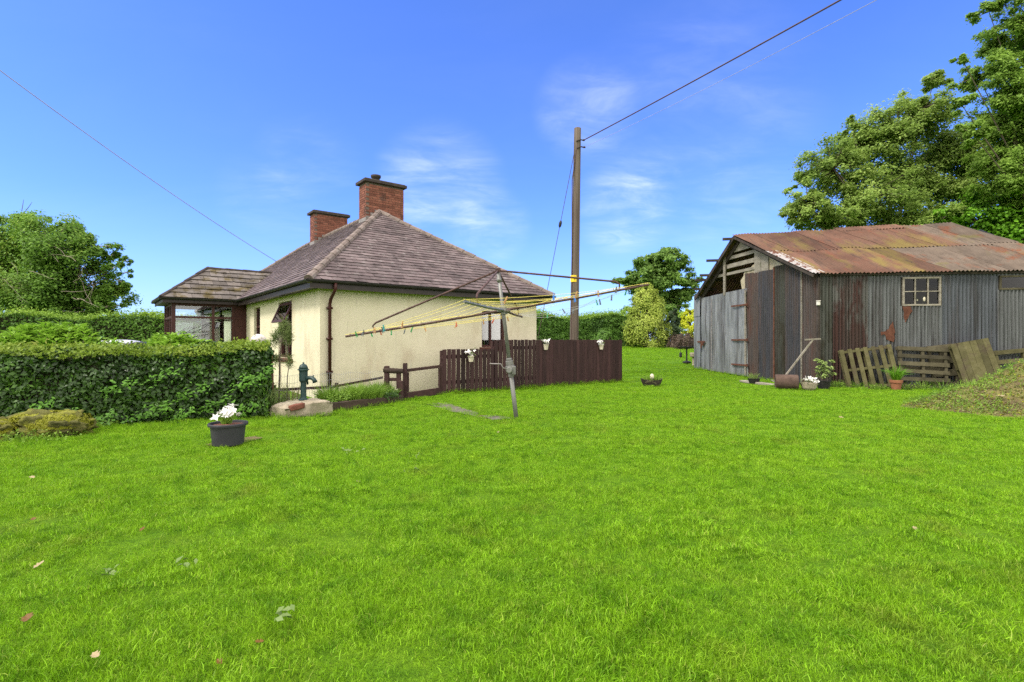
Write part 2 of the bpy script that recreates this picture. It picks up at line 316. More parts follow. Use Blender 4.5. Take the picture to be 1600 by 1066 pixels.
M['l_needle']=leafmat('grey_green_needle',(.075,.115,.035),(.19,.25,.08),.25,1.5)
M['l_shrub']=leafmat('pale_shrub_leaf',(.14,.22,.045),(.33,.43,.14),.3,1.5)
M['l_moss']=leafmat('yellow_moss',(.13,.15,.012),(.30,.31,.025),.2,2)
M['leaf_red']=leafmat('fallen_leaf_brown',(.17,.085,.01),(.30,.15,.02),.03); M['leaf_pale']=leafmat('fallen_leaf_pale',(.52,.40,.22),(.62,.50,.30),.2); M['leaf_gr']=leafmat('fallen_leaf_green',(.16,.27,.06),(.30,.42,.14),.2)
M['grass']=grassmat('grass_blade'); M['ground']=grassmat('lawn_ground',True)
M['moss']=mat('moss_and_stone',[(.25,(.10,.075,.04)),(.45,(.20,.17,.07)),(.55,(.25,.25,.03)),(.8,(.34,.33,.04))],scale=3.2,rough=1,bump=.8,bscale=30,dist=.04)
PEG={k:mat('peg_'+k,[(.3,c),(.7,c)],rough=.4) for k,c in dict(green=(.05,.28,.10),blue=(.03,.16,.5),wood=(.42,.24,.10),grey=(.10,.11,.11),teal=(.04,.28,.30),red=(.45,.10,.05)).items()}

def tone(names,k,sat=1.0):
    for nm in names.split():
        for n in M[nm].node_tree.nodes:
            cols=[e for e in n.color_ramp.elements] if n.bl_idname=='ShaderNodeValToRGB' else []
            for e in cols:
                c=list(e.color[:3]); g=sum(c)/3; e.color=(*[max(0,(g+(x-g)*sat)*k) for x in c],1)
            if n.bl_idname=='ShaderNodeMix':
                c=list(n.inputs[7].default_value[:3]); g=sum(c)/3; n.inputs[7].default_value=(*[max(0,(g+(x-g)*sat)*k) for x in c],1)
tone('roof',.42,.88); tone('roofg',.47); tone('roofw',.62); tone('slate',.46,.85); tone('slate_moss',.47,.85); tone('sleeper',.6); tone('ridge',.5); tone('sh_grey',.40,.5); tone('sh_blue',.42,.6); tone('sh_rust',.40); tone('sh_green',.36); tone('sh_dark',.62); tone('sh_brown',.7); tone('sh_door',.47,.6)
tone('brick',.58,.78); tone('mortar',.6); tone('pole',.58); tone('fence rail',.72); tone('pumpgreen',.55,.75); tone('pot',.62); tone('concrete',.92,1.1); tone('brownwood',.62); tone('paving',.48); tone('oldwood',.6); tone('infill',.75); tone('palletg palletd',.52,.8); tone('curtain',.3); tone('rust rusty sill',.6); tone('galv',.72); tone('wall',.90,1.05); tone('terracotta',.7); tone('lead',.7); tone('carpaint',1.3); tone('cap',.7); tone('leaf_red',.5); tone('leaf_pale',.62); tone('leaf_gr',.6)
# ------------------------------------------------------------------ camera, light, sky
cam=bpy.data.cameras.new('camera'); co=bpy.data.objects.new('camera',cam); COL.objects.link(co)
co.location=(0,0,EYE); co.rotation_euler=(math.pi/2,0,0); cam.sensor_width=36; cam.lens=36*F/1600; cam.clip_end=3000; cam.clip_start=.05
scn.camera=co
SUN_EL,SUN_AZ=math.radians(52),math.radians(-118)   # azimuth from +Y towards +X
sd=Vector((math.sin(SUN_AZ)*math.cos(SUN_EL),math.cos(SUN_AZ)*math.cos(SUN_EL),math.sin(SUN_EL)))
sl=bpy.data.lights.new('sun','SUN'); sl.energy=2.25; sl.angle=math.radians(14); sl.color=(1,.94,.84)
so=bpy.data.objects.new('sun',sl); COL.objects.link(so); so.rotation_euler=sd.to_track_quat('Z','Y').to_euler(); so.location=(-20,-5,30)
w=bpy.data.worlds.new('World'); scn.world=w; w.use_nodes=True; t=w.node_tree; t.nodes.clear(); L=t.links.new
def WN(k,**kw): return _n(t,k,kw)
def vm(op,a,b): 
    n=WN('ShaderNodeVectorMath',operation=op)
    for i,v in enumerate((a,b)):
        if isinstance(v,(tuple,Vector)): n.inputs[i].default_value=tuple(v)
        elif v is not None: L(v,n.inputs[i])
    return n
def ma(op,a,b=None,cl=False):
    n=WN('ShaderNodeMath',operation=op,use_clamp=cl)
    for i,v in enumerate((a,b)):
        if isinstance(v,(int,float)): n.inputs[i].default_value=v
        elif v is not None: L(v,n.inputs[i])
    return n.outputs[0]
def mrng(v,a,b,c=0,d=1,smooth=True):
    x=WN('ShaderNodeMapRange',interpolation_type='SMOOTHSTEP' if smooth else 'LINEAR'); x.inputs[1].default_value=a; x.inputs[2].default_value=b; x.inputs[3].default_value=c; x.inputs[4].default_value=d; L(v,x.inputs[0]); return x.outputs[0]
wo=WN('ShaderNodeOutputWorld'); bg=WN('ShaderNodeBackground'); L(bg.outputs[0],wo.inputs[0]); bg.inputs[1].default_value=.148
sky=WN('ShaderNodeTexSky',sky_type='NISHITA'); sky.sun_disc=False; sky.sun_elevation=SUN_EL; sky.sun_rotation=SUN_AZ; sky.air_density=1.0; sky.dust_density=.6; sky.ozone_density=3.0; sky.altitude=50
tc=WN('ShaderNodeTexCoord'); D=tc.outputs['Generated']
sx=WN('ShaderNodeSeparateXYZ'); L(D,sx.inputs[0])
tint=WN('ShaderNodeMix',data_type='RGBA',blend_type='MULTIPLY'); tint.inputs[0].default_value=1; L(sky.outputs[0],tint.inputs[6]); tint.inputs[7].default_value=(.485,.68,1.26,1)
zz=ma('ADD',ma('MAXIMUM',sx.outputs[2],0.0),.22)
pl=WN('ShaderNodeCombineXYZ'); L(ma('DIVIDE',sx.outputs[0],zz),pl.inputs[0]); L(ma('DIVIDE',sx.outputs[1],zz),pl.inputs[1])
mp=WN('ShaderNodeMapping'); mp.inputs['Scale'].default_value=(1,1.7,1); mp.inputs['Rotation'].default_value=(0,0,.5); L(pl.outputs[0],mp.inputs[0])
n1=WN('ShaderNodeTexNoise'); n1.inputs['Scale'].default_value=1.6; n1.inputs['Detail'].default_value=8; n1.inputs['Roughness'].default_value=.6; n1.inputs['Distortion'].default_value=.5; L(mp.outputs[0],n1.inputs['Vector'])
wisp=mrng(n1.outputs[0],.42,.78)
def blob(px,py,r):
    d=P(px,py,1)-Vector((0,0,EYE)); d.normalize()
    dp=vm('DOT_PRODUCT',D,tuple(d)).outputs['Value']
    return mrng(dp,math.cos(r),1.0)
acc=None
for px,py,r,a in [(690,295,.13,.9),(975,325,.10,1.0),(915,172,.10,.55),(485,262,.10,.3),(430,310,.10,.25),(770,352,.08,.6),(1080,200,.22,.32),(1020,285,.07,.5),(640,285,.08,.5),(1150,330,.14,.2)]:
    v=ma('MULTIPLY',blob(px,py,r),a); acc=v if acc is None else ma('ADD',acc,v)
n2=WN('ShaderNodeTexNoise'); n2.inputs['Scale'].default_value=4.5; n2.inputs['Detail'].default_value=9; n2.inputs['Roughness'].default_value=.62; n2.inputs['Distortion'].default_value=.9; L(mp.outputs[0],n2.inputs['Vector'])
fn_=ma('MULTIPLY',mrng(n1.outputs[0],.28,.75),mrng(n2.outputs[0],.25,.72,.25,1))
cl=ma('ADD',ma('MULTIPLY',acc,fn_),ma('MULTIPLY',wisp,.03),True)
hz=mrng(sx.outputs[2],.0,.22,.40,0,False)
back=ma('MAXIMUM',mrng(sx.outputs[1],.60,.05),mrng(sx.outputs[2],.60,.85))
fill_deck=ma('MULTIPLY',back,mrng(n1.outputs[0],.18,.5,.55,1))  # unseen bright cloud cover behind and above the camera, added as fill light
cl=ma('MINIMUM',ma('ADD',ma('MULTIPLY',cl,.36),ma('MULTIPLY',hz,.20)),.9)
cm=WN('ShaderNodeMix',data_type='RGBA'); L(cl,cm.inputs[0]); L(tint.outputs[2],cm.inputs[6]); cm.inputs[7].default_value=(6.6,6.9,7.3,1)
cm2=WN('ShaderNodeMix',data_type='RGBA'); L(ma('MULTIPLY',fill_deck,.9),cm2.inputs[0]); L(cm.outputs[2],cm2.inputs[6]); cm2.inputs[7].default_value=(11.0,10.2,9.2,1)
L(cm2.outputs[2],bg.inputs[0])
vs=scn.view_settings; vs.view_transform='Standard'; vs.look='None'; vs.exposure=0.75; vs.gamma=1; vs.use_curve_mapping=False
scn.cycles.use_denoising=False; scn.cycles.max_bounces=8; scn.cycles.transparent_max_bounces=12; scn.cycles.diffuse_bounces=4
# ------------------------------------------------------------------ ground
def axis_lines(fine_lo,fine_hi,step,far):
    a=list(np.arange(fine_lo,fine_hi+.01,step)); g=step; x=fine_hi
    while x<far: g*=1.5; x+=g; a.append(x)
    g=step; x=fine_lo
    while x>-far: g*=1.5; x-=g; a.insert(0,x)
    return np.array(a)
xs=axis_lines(-26,32,.4,1400); ys=axis_lines(-4,52,.4,1400)
XX,YY=np.meshgrid(xs,ys); ZZ=gz(XX,YY)
Vg=np.stack([XX,YY,ZZ],-1).reshape(-1,3); nx=len(xs); ii=(np.arange(len(ys)-1)[:,None]*nx+np.arange(nx-1)[None]).ravel()
go=npmesh('ground',Vg,np.stack([ii,ii+1,ii+1+nx,ii+nx],1),M['ground'],smooth=True); go['kind']='structure'

def inpoly(X,Y,poly):
    ins=np.zeros(len(X),bool); n=len(poly)
    for i in range(n):
        x1,y1=poly[i][:2]; x2,y2=poly[(i+1)%n][:2]
        c=((y1>Y)!=(y2>Y))&(X<(x2-x1)*(Y-y1)/((y2-y1) if y2!=y1 else 1e-9)+x1); ins^=c
    return ins
def patch_sheet(name,pts,mat_,dz=.012,n=40,jit=.08,kind='structure'):
    """irregular flat patch following the ground, a few mm above it"""
    c=sum((Vector(p) for p in pts),Vector())/len(pts); out=[]
    m=len(pts)
    for i in range(n):
        s=i/n*m; k=int(s); f=s-k; p=Vector(pts[k]).lerp(Vector(pts[(k+1)%m]),f); p=c+(p-c)*(1+random.uniform(-jit,jit)); out.append(p)
    mb=MB(); rings=[]
    for fr in (1,.66,.33):
        rings.append([Vector((c.x+(p.x-c.x)*fr,c.y+(p.y-c.y)*fr,0)) for p in out])
    vs=[v for r in rings for v in r]+[Vector((c.x,c.y,0))]
    vs=[(v.x,v.y,float(gz(v.x,v.y))+dz) for v in vs]
    fs=[]
    for r in range(2):
        for i in range(n): fs.append((r*n+i,r*n+(i+1)%n,(r+1)*n+(i+1)%n,(r+1)*n+i))
    for i in range(n): fs.append((2*n+i,2*n+(i+1)%n,3*n))
    mb.add(vs,fs); o=mb.build(name,mat_); o['kind']=kind; return o,[(p.x,p.y) for p in out]

CORN=Vector((-4.34,11.9,0)); HRZ=math.atan2(.617,.787)
def HP(u,v,z=0): return Vector((CORN.x+.787*u-.617*v, CORN.y+.617*u+.787*v, z))
EXCL=[]
# ------------------------------------------------------------------ cottage
cot=thing('cottage','cream roughcast bungalow with hipped slate roof and two red brick chimneys','house',CORN,HRZ)
W_,Ln,WH=6.45,16.0,2.56
def wall_plane(mb,o,ex,Wd,H,holes,nrm_,depth=.2,m=0,z0=-.3):
    """flat wall from o along ex with rectangular holes (x0,x1,z0,z1) and reveals going in along -nrm"""
    o=Vector(o);ex=Vector(ex);n=Vector(nrm_)
    xb=sorted({0,Wd,*[h[0] for h in holes],*[h[1] for h in holes]}); zb=sorted({z0,H,*[h[2] for h in holes],*[h[3] for h in holes]})
    pt=lambda x,z:o+ex*x+Vector((0,0,z))
    for i in range(len(xb)-1):
        for j in range(len(zb)-1):
            cx,cz=(xb[i]+xb[i+1])/2,(zb[j]+zb[j+1])/2
            if any(h[0]<cx<h[1] and h[2]<cz<h[3] for h in holes): continue
            mb.poly([pt(xb[i],zb[j]),pt(xb[i+1],zb[j]),pt(xb[i+1],zb[j+1]),pt(xb[i],zb[j+1])],m)
    for a,b,c,d in holes:
        q=[pt(a,c),pt(b,c),pt(b,d),pt(a,d)]
        for k in range(4): mb.poly([q[k],q[(k+1)%4],q[(k+1)%4]-n*depth,q[k]-n*depth],m)
side_hole=(4.45,5.28,1.13,2.14); fw1=(2.2,3.5,.85,2.36); fw2=(5.62,6.42,.85,2.36); fdoor=(8.1,9.1,.15,2.1)
mb=MB()
wall_plane(mb,(0,0,0),(1,0,0),W_,WH,[side_hole],(0,-1,0))
wall_plane(mb,(0,0,0),(0,1,0),Ln,WH,[fw1,fw2,fdoor,(11.6,12.8,.85,2.36)],(-1,0,0))
wall_plane(mb,(W_,0,0),(0,1,0),Ln,WH,[],(1,0,0)); wall_plane(mb,(0,Ln,0),(1,0,0),W_,WH,[],(0,1,0))
mb.build('wall',M['wall'],cot,world=False)
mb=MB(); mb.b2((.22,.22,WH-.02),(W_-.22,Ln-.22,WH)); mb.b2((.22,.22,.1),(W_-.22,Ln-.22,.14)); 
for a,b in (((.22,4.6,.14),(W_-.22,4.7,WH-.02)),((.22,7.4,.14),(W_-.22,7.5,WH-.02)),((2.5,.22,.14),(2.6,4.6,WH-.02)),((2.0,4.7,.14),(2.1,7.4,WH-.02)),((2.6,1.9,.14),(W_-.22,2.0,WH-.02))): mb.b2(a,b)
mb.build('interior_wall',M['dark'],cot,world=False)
def window(o,ex,n,w,z0,z1,bars=(),trans=None,curt=False,open_top=False,sill=True):
    """frame in local cottage coordinates set back in its opening"""
    o=Vector(o);ex=Vector(ex);n=Vector(n);R=Matrix((ex,n,Vector((0,0,1)))).transposed()
    c=lambda x,z,d=-.11:o+ex*x+n*d+Vector((0,0,z))
    mb=MB();t=.06
    mb.box(c(t/2,(z0+z1)/2),(t,.07,z1-z0),R); mb.box(c(w-t/2,(z0+z1)/2),(t,.07,z1-z0),R)
    mb.box(c(w/2,z0+t/2),(w-2*t,.07,t),R); mb.box(c(w/2,z1-t/2),(w-2*t,.07,t),R)
    for b in bars: mb.box(c(b,(z0+z1)/2,-.112),(t*.8,.06,z1-z0-2*t),R)
    if trans: mb.box(c(w/2,trans,-.114),(w-2*t,.066,t),R)
    f=mb.build('window',M['brownwood'],cot,world=False)
    mb=MB(); mb.box(c(w/2,(z0+z1)/2,-.125),(w-2*t,.006,z1-z0-2*t),R); mb.build('pane',M['glass'],f,world=False)
    if open_top:
        mb=MB(); h=z1-trans-.05; A=Matrix.Rotation(math.radians(24),3,ex)
        top=c(w/2,z1-.05,-.04); dn=A@Vector((0,0,-1)); nn=A@n
        R2=Matrix((ex,nn,-dn)).transposed(); hw=w-.1
        mb.box(top+dn*.03,(hw,.04,.06),R2); mb.box(top+dn*(h-.03),(hw,.04,.06),R2)
        mb.box(top+dn*h/2-ex*(hw/2-.03),(.06,.04,h-.12),R2); mb.box(top+dn*h/2+ex*(hw/2-.03),(.06,.04,h-.12),R2)
        q=mb.build('top_light',M['brownwood'],f,world=False)
        mb=MB(); mb.box(top+dn*h/2,(hw-.12,.008,h-.12),R2); mb.build('light_pane',M['glass'],f,world=False)
    if curt:
        mb=MB(); N=50; pts=[]
        for a,b in curt:
            vs=[];fs=[]
            for i in range(N+1):
                x=a+(b-a)*i/N; d=-.24+.018*math.sin(i*1.3)+.008*math.sin(i*.5)
                vs+= [c(x,z0+.02,d),c(x,z1-.02,d)]
            fs=[(2*i,2*i+2,2*i+3,2*i+1) for i in range(N)]; mb.add(vs,fs)
        mb.build('curtain',M['curtain'],f,world=False,smooth=True)
    if sill:
        mb=MB(); mb.box(c(w/2,z0-.03,-.02),(w+.16,.20,.055),R); mb.box(c(w/2,z0-.085,-.005),(w+.2,.10,.05),R); mb.build('sill',M['sill'],f,world=False,bevel=.006)
    return f
window((4.45,0,0),(1,0,0),(0,-1,0),.83,1.13,2.14,bars=(.36,),curt=[(.02,.16),(.30,.81)])
window((0,2.2,0),(0,1,0),(-1,0,0),1.3,.85,2.36,bars=(.62,),trans=1.75,open_top=True,curt=[(.05,.5),(.85,1.25)])
window((0,5.62,0),(0,1,0),(-1,0,0),.8,.85,2.36,trans=1.75,curt=[(.1,.7)])
window((0,11.6,0),(0,1,0),(-1,0,0),1.2,.85,2.36,bars=(.6,))
mb=MB(); mb.b2((.06,8.1,.15),(.11,9.1,2.1)); d=mb.build('door',M['brownwood'],cot,world=False)
# roof
ZE,ZR,OH=2.66,5.48,.36
A_=Vector((-OH,-OH,ZE));B_=Vector((W_+OH,-OH,ZE));C_=Vector((W_+OH,Ln+OH,ZE));D_=Vector((-OH,Ln+OH,ZE));R1=Vector((W_/2,4.05,ZR));R2=Vector((W_/2,Ln-4.1,ZR))
def clip(poly,a,b,c):
    """keep a*x+b*y<=c"""
    out=[]
    for i in range(len(poly)):
        p,q=poly[i],poly[(i+1)%len(poly)]; dp=a*p[0]+b*p[1]-c; dq=a*q[0]+b*q[1]-c
        if dp<=0: out.append(p)
        if (dp<0<dq) or (dq<0<dp):
            s=dp/(dp-dq); out.append((p[0]+(q[0]-p[0])*s,p[1]+(q[1]-p[1])*s))
    return out
def slates(mb,poly3,g=.175,wd=.27,th=.008,jit=1.0):
    p=[Vector(q) for q in poly3]; ex=(p[1]-p[0]).normalized(); n=(p[1]-p[0]).cross(p[-1]-p[0]).normalized(); ey=n.cross(ex)
    if n.z<0: n=-n; ey=-ey
    q2=[((q-p[0]).dot(ex),(q-p[0]).dot(ey)) for q in p]
    area=sum(q2[i][0]*q2[(i+1)%len(q2)][1]-q2[(i+1)%len(q2)][0]*q2[i][1] for i in range(len(q2)))
    if area<0: q2=q2[::-1]
    xmin=min(a for a,b in q2);xmax=max(a for a,b in q2);ymax=max(b for a,b in q2)
    mb.poly([q-n*.012 for q in p])
    k=0;y=-.03
    while y<ymax:
        x=xmin-(wd/2 if k%2 else 0)+random.uniform(-.03,.03)
        while x<xmax:
            gp=.004; lo=y+random.uniform(-.012,.012)*jit; sk=random.uniform(-.008,.008)*jit; up=y+g*1.3; lift=2.1*th+random.uniform(0,.008)*jit
            r=[(x+gp,lo),(x+wd-gp,lo+sk),(x+wd-gp,up),(x+gp,up)]
            if random.random()<.10*jit: 
                cc=random.uniform(.03,.07); r=[(x+gp+cc,lo),(x+wd-gp,lo+sk),(x+wd-gp,up),(x+gp,up),(x+gp,lo+cc)]
            for i in range(len(q2)):
                a=q2[i];b=q2[(i+1)%len(q2)]; ea,eb=(b[1]-a[1]),-(b[0]-a[0]); cc=ea*a[0]+eb*a[1]
                if i==0 and abs(a[1])<1e-6 and abs(b[1])<1e-6: cc+= .04*abs(eb)
                r=clip(r,ea,eb,cc)
                if len(r)<3: break
            if len(r)>=3:
                f=lambda s,t,d:p[0]+ex*s+ey*t+n*(lift*(1-(t-y)/(g*1.3))+d)
                top=[f(s,t,th*.2) for s,t in r]; bot=[f(s,t,-th) for s,t in r]; m=len(r)
                mb.add(top+bot,[tuple(range(m))]+[(i+m,(i+1)%m+m,(i+1)%m,i) for i in range(m)])
            x+=wd
        y+=g;k+=1
mb=MB()
slates(mb,[A_,B_,R1]); slates(mb,[B_,C_,R2,R1]); slates(mb,[C_,D_,R2]); slates(mb,[D_,A_,R1,R2])
roof=mb.build('roof',M['slate'],cot,world=False)
def hip(name,segs,r=.085,step=.38,parent=None,mat_=None):
    mb=MB()
    for a,b in segs:
        a=Vector(a);b=Vector(b);d=(b-a);n=max(1,int(d.length/step)); d/=n
        for i in range(n):
            p=a+d*i;q=a+d*(i+1.08)
            z=Vector((0,0,random.uniform(-.006,.006)))
            mb.tube([p+z-Vector((0,0,.012)),p+z+d*.1-Vector((0,0,.004)),q+z-Vector((0,0,.012))],[r*1.06,r,r*.92],10)
    return mb.build(name,mat_ or M['ridge'],parent or roof,world=False,smooth=False)
hip('ridge_tile',[(A_,R1),(B_,R1),(C_,R2),(D_,R2),(R1,R2)],r=.10)
# eaves
def ring(mb,lo,hi,xa,ya,xb,yb,t):
    mb.b2((xa,ya,lo),(xb,ya+t,hi)); mb.b2((xa,yb-t,lo),(xb,yb,hi)); mb.b2((xa,ya+t,lo),(xa+t,yb-t,hi)); mb.b2((xb-t,ya+t,lo),(xb,yb-t,hi))
mb=MB(); ring(mb,2.46,2.63,-OH+.04,-OH+.04,W_+OH-.04,Ln+OH-.04,.03)
for a,b in (((-OH+.07,-OH+.07,2.50),(W_+OH-.07,-.001,2.52)),((-OH+.07,0,2.50),(-.001,Ln,2.52)),((W_+.001,0,2.50),(W_+OH-.07,Ln,2.52))): mb.b2(a,b)
mb.build('fascia',M['fascia'],cot,world=False)
def gutter(mb,pts,r=.058):
    pts=[Vector(p) for p in pts]
    for a,b in zip(pts[:-1],pts[1:]):
        d=(b-a).normalized();s=Vector((-d.y,d.x,0)); N=8; vs=[]
        for e in (a-d*.03,b+d*.03):
            for rr in (r,r*.88):
                for k in range(N+1):
                    an=math.pi+math.pi*k/N; vs.append(e+s*rr*math.cos(an)+Vector((0,0,rr*math.sin(an))))
        fs=[];h=2*(N+1)
        for k in range(N): fs+= [(k,k+1,h+k+1,h+k),(N+1+k,h+N+1+k,h+N+2+k,N+2+k)]
        for e0 in (0,h): fs+=[tuple(e0+k for k in range(N+1))+tuple(e0+N+1+k for k in range(N,-1,-1))]
        fs+=[(0,h,h+N+1,N+1),(N,N+N+1,h+N+N+1,h+N)]
        mb.add(vs,fs)
mb=MB(); o_=OH+.02; gutter(mb,[(-o_,7.1,2.64),(-o_,-o_,2.64),(W_+o_,-o_,2.64),(W_+o_,Ln+o_,2.64)]); mb.build('gutter',M['black'],cot,world=False)
mb=MB(); mb.tube([(.22,-OH-.02,2.60),(.22,-OH-.02,2.46),(.21,-OH+.06,2.38),(.20,-.12,2.24),(.20,-.07,2.12),(.20,-.07,.05)],.037,10)
for z in (2.05,1.35,.6): mb.box((.20,-.055,z),(.12,.09,.05))
mb.build('downpipe',M['brownwood'],cot,world=False,smooth=True)
# chimneys in real brick
def chimney(x0,x1,y0,y1,z0,z1,pot):
    mb=MB(); mb.b2((x0+.012,y0+.012,z0),(x1-.012,y1-.012,z1)); c=mb.build('chimney',M['mortar'],cot,world=False)
    mb=MB(); bl,bh,jt,bd=.215,.065,.010,.10; z=z0;k=0
    while z+bh<=z1+.001:
        for (o,e,Lh) in ((Vector((x0,y0,0)),Vector((1,0,0)),x1-x0),(Vector((x1,y0,0)),Vector((0,1,0)),y1-y0),(Vector((x1,y1,0)),Vector((-1,0,0)),x1-x0),(Vector((x0,y1,0)),Vector((0,-1,0)),y1-y0)):
            inn=Vector((-e.y,e.x,0)); s=bd+jt if k%2 else 0.0; end=Lh-(0 if k%2 else bd+jt)
            while s<end-.02:
                l=min(bl,end-s)
                if l>.03:
                    a=o+e*s;b=o+e*(s+l); pj=random.uniform(-.003,.003)
                    cpt=(a+b)/2+inn*(bd/2+pj)+Vector((0,0,z+bh/2)); R=Matrix((e,inn,Vector((0,0,1)))).transposed(); mb.box(cpt,(l-.001,bd,bh),R)
                s+=l+jt
        z+=bh+jt;k+=1
    mb.build('brickwork',M['brick'],c,world=False)
    mb=MB(); mb.b2((x0-.09,y0-.09,z1),(x1+.09,y1+.09,z1+.10)); mb.b2((x0-.05,y0-.05,z1+.10),(x1+.05,y1+.05,z1+.125)); mb.build('cap',M['cap'],c,world=False,bevel=.012)
    if pot:
        mb=MB(); px=x0+.46; py=(y0+y1)/2; mb.lathe([(.13,z1+.12),(.125,z1+.26),(.16,z1+.28),(.165,z1+.35),(.13,z1+.36),(.12,z1+.30)],(px,py,0),18); mb.build('chimney_pot',M['cap'],c,world=False,smooth=True)
    # stepped lead flashing up the front slope
    mb=MB(); zs=lambda x: ZE+(ZR-ZE)*(min(x,W_-x)+OH)/(W_/2+OH)
    n=9
    for i in range(n):
        xa=x0+(x1-x0)*i/n; xb=x0+(x1-x0)*(i+1)/n+.004; zt=zs((xa+xb)/2); mb.b2((xa,y0-.008-.0007*i,zt-.15),(xb,y0-.001,zt+.11))
    mb.b2((x0-.009,y0,zs(x0)-.12),(x0-.001,y1,zs(x0)+.13))
    mb.build('flashing',M['lead'],c,world=False)
    return c
chimney(2.82,4.14,4.16,4.74,4.72,6.42,True)
chimney(2.82,4.16,9.30,9.88,4.72,6.40,False)
# porch: timber frame, glass, hipped roof
PX,PY0,PY1=-2.14,7.5,9.8
mb=MB(); bw=MB()
def post(x,y,w=.09,z0=.1,z1=2.50): mb.b2((x-w/2,y-w/2,z0),(x+w/2,y+w/2,z1))
for x in (PX+.05,-.99,-.41): post(x,PY0+.05,.11 if x<-2 else .075); post(x,PY1-.05,.11 if x<-2 else .075)
for y in (8.3,9.1): post(PX+.05,y,.075)
for x,y in ((-.045,PY0+.05),(-.045,PY1-.05)): post(x,y,.07)
for z,h in ((2.47,.10),(2.06,.07),(.56,.08)):
    mb.b2((PX+.012,PY0+.012,z-h/2),(-.012,PY0+.088,z+h/2)); mb.b2((PX+.012,PY1-.088,z-h/2),(-.012,PY1-.012,z+h/2)); mb.b2((PX+.014,PY0+.09,z-h/2),(PX+.086,PY1-.09,z+h/2))
mb.b2((-.40,PY0+.03,.6),(-.05,PY0+.065,2.43))
porch=mb.build('porch',M['brownwood'],cot,world=False)
mb=MB(); mb.b2((PX+.10,PY0+.047,.60),(-.45,PY0+.053,2.42)); mb.b2((PX+.10,PY1-.053,.60),(-.08,PY1-.047,2.42)); mb.b2((PX+.047,PY0+.1,.60),(PX+.053,PY1-.1,2.42)); mb.build('porch_glass',M['glass'],porch,world=False)
mb=MB(); mb.b2((PX+.02,PY0+.02,-.2),(0,PY0+.09,.52)); mb.b2((PX+.02,PY1-.09,-.2),(0,PY1-.02,.52)); mb.b2((PX+.02,PY0+.09,-.2),(PX+.09,PY1-.09,.52)); mb.build('dwarf_wall',M['wall'],porch,world=False)
mb=MB(); 
for a,b in ((.0,.45),(.95,1.1)):
    for i in range(24):
        x=-.95+a+(b-a)*i/24; mb.b2((x-.0,PY1-.16+.012*math.sin(i*1.4),.6),(x+(b-a)/24+.001,PY1-.15+.012*math.sin(i*1.4),2.0))
mb.build('porch_curtain',M['curtain'],porch,world=False)
PO=.3;pe=2.655
pa=Vector((PX-PO,PY0-PO,pe));pb=Vector((-OH,PY0-PO,pe));pc=Vector((-OH,PY1+PO,pe));pd=Vector((PX-PO,PY1+PO,pe));half=(PY1-PY0)/2+PO;prz=pe+half*.785
q1=Vector((PX-PO+half,(PY0+PY1)/2,prz)); q2=Vector((-OH+half,(PY0+PY1)/2,prz))
mb=MB(); slates(mb,[pa,pb,q2,q1],.27,.42,.016,1.6); slates(mb,[pd,pa,q1],.27,.42,.016,1.6); slates(mb,[pc,pd,q1,q2],.27,.42,.016,1.6)
mb.build('porch_roof',M['slate_moss'],porch,world=False)
hip('porch_ridge',[(pa,q1),(pd,q1),(q1,q2+Vector((.12,0,0)))],.07,.5,porch,M['cap'])
mb=MB(); mb.b2((PX-PO+.04,PY0-PO+.04,2.49),(-OH+.04,PY0-PO+.07,2.63)); mb.b2((PX-PO+.04,PY0-PO+.07,2.49),(PX-PO+.07,PY1+PO-.04,2.63)); mb.b2((PX-PO+.07,PY0-PO+.07,2.515),(-.002,PY1+PO-.05,2.53)); mb.build('porch_fascia',M['fascia'],porch,world=False)
mb=MB(); gutter(mb,[(PX-PO-.02,PY1+PO,2.64),(PX-PO-.02,PY0-PO-.02,2.64),(-OH-.08,PY0-PO-.02,2.64)],.05); mb.build('porch_gutter',M['black'],porch,world=False)
EXCL.append([HP(-.02,-.02)[:2],HP(W_,-.02)[:2],HP(W_,Ln)[:2],HP(-2.2,Ln)[:2],HP(-2.2,7.4)[:2],HP(-.02,7.4)[:2]])

# ------------------------------------------------------------------ brown board fence
fence=thing('board_fence','dark brown vertical board fence with a lower bay beside the gate','fence',HP(2.54,-1.1),HRZ)
FL=6.52; lowL=1.52
def board_top(x): return 1.10 if x<lowL else 1.335
mb=MB(); x=.0; k=0
while x<FL-.02:
    w_=random.uniform(.098,.118); gap=random.uniform(.016,.026) if x<2.9 else random.uniform(.0,.006)
    if x>2.9: w_=random.uniform(.105,.14)
    w_=min(w_,FL-x)
    if x<lowL<x+w_: w_=lowL-x
    z1=board_top(x+.001)+random.uniform(-.008,.008); gx=HP(2.54+x,-1.1); z0=float(gz(gx.x,gx.y))+.03+random.uniform(-.01,.01)
    tl=random.uniform(-.003,.003)
    mb.box((x+w_/2,0+random.uniform(-.003,.003),(z0+z1)/2),(w_,.022,z1-z0),Matrix.Rotation(tl,3,'Y'))
    x+=w_+gap
mb.build('boards',M['fence'],fence,world=False,bevel=.003)
for z,a,b in ((.30,0,FL),(.92,0,lowL),(1.12,lowL,FL)):
    mb=MB(); mb.b2((a+.01,.014,z-.045),(b-.01,.05,z+.045)); mb.build('fence_rail',M['fence'],fence,world=False)
for x in (.05,1.56,3.2,4.9,6.46):
    mb=MB(); mb.b2((x-.045,.052,-.1),(x+.045,.14,board_top(x)-.03)); mb.build('fence_post',M['fence'],fence,world=False)
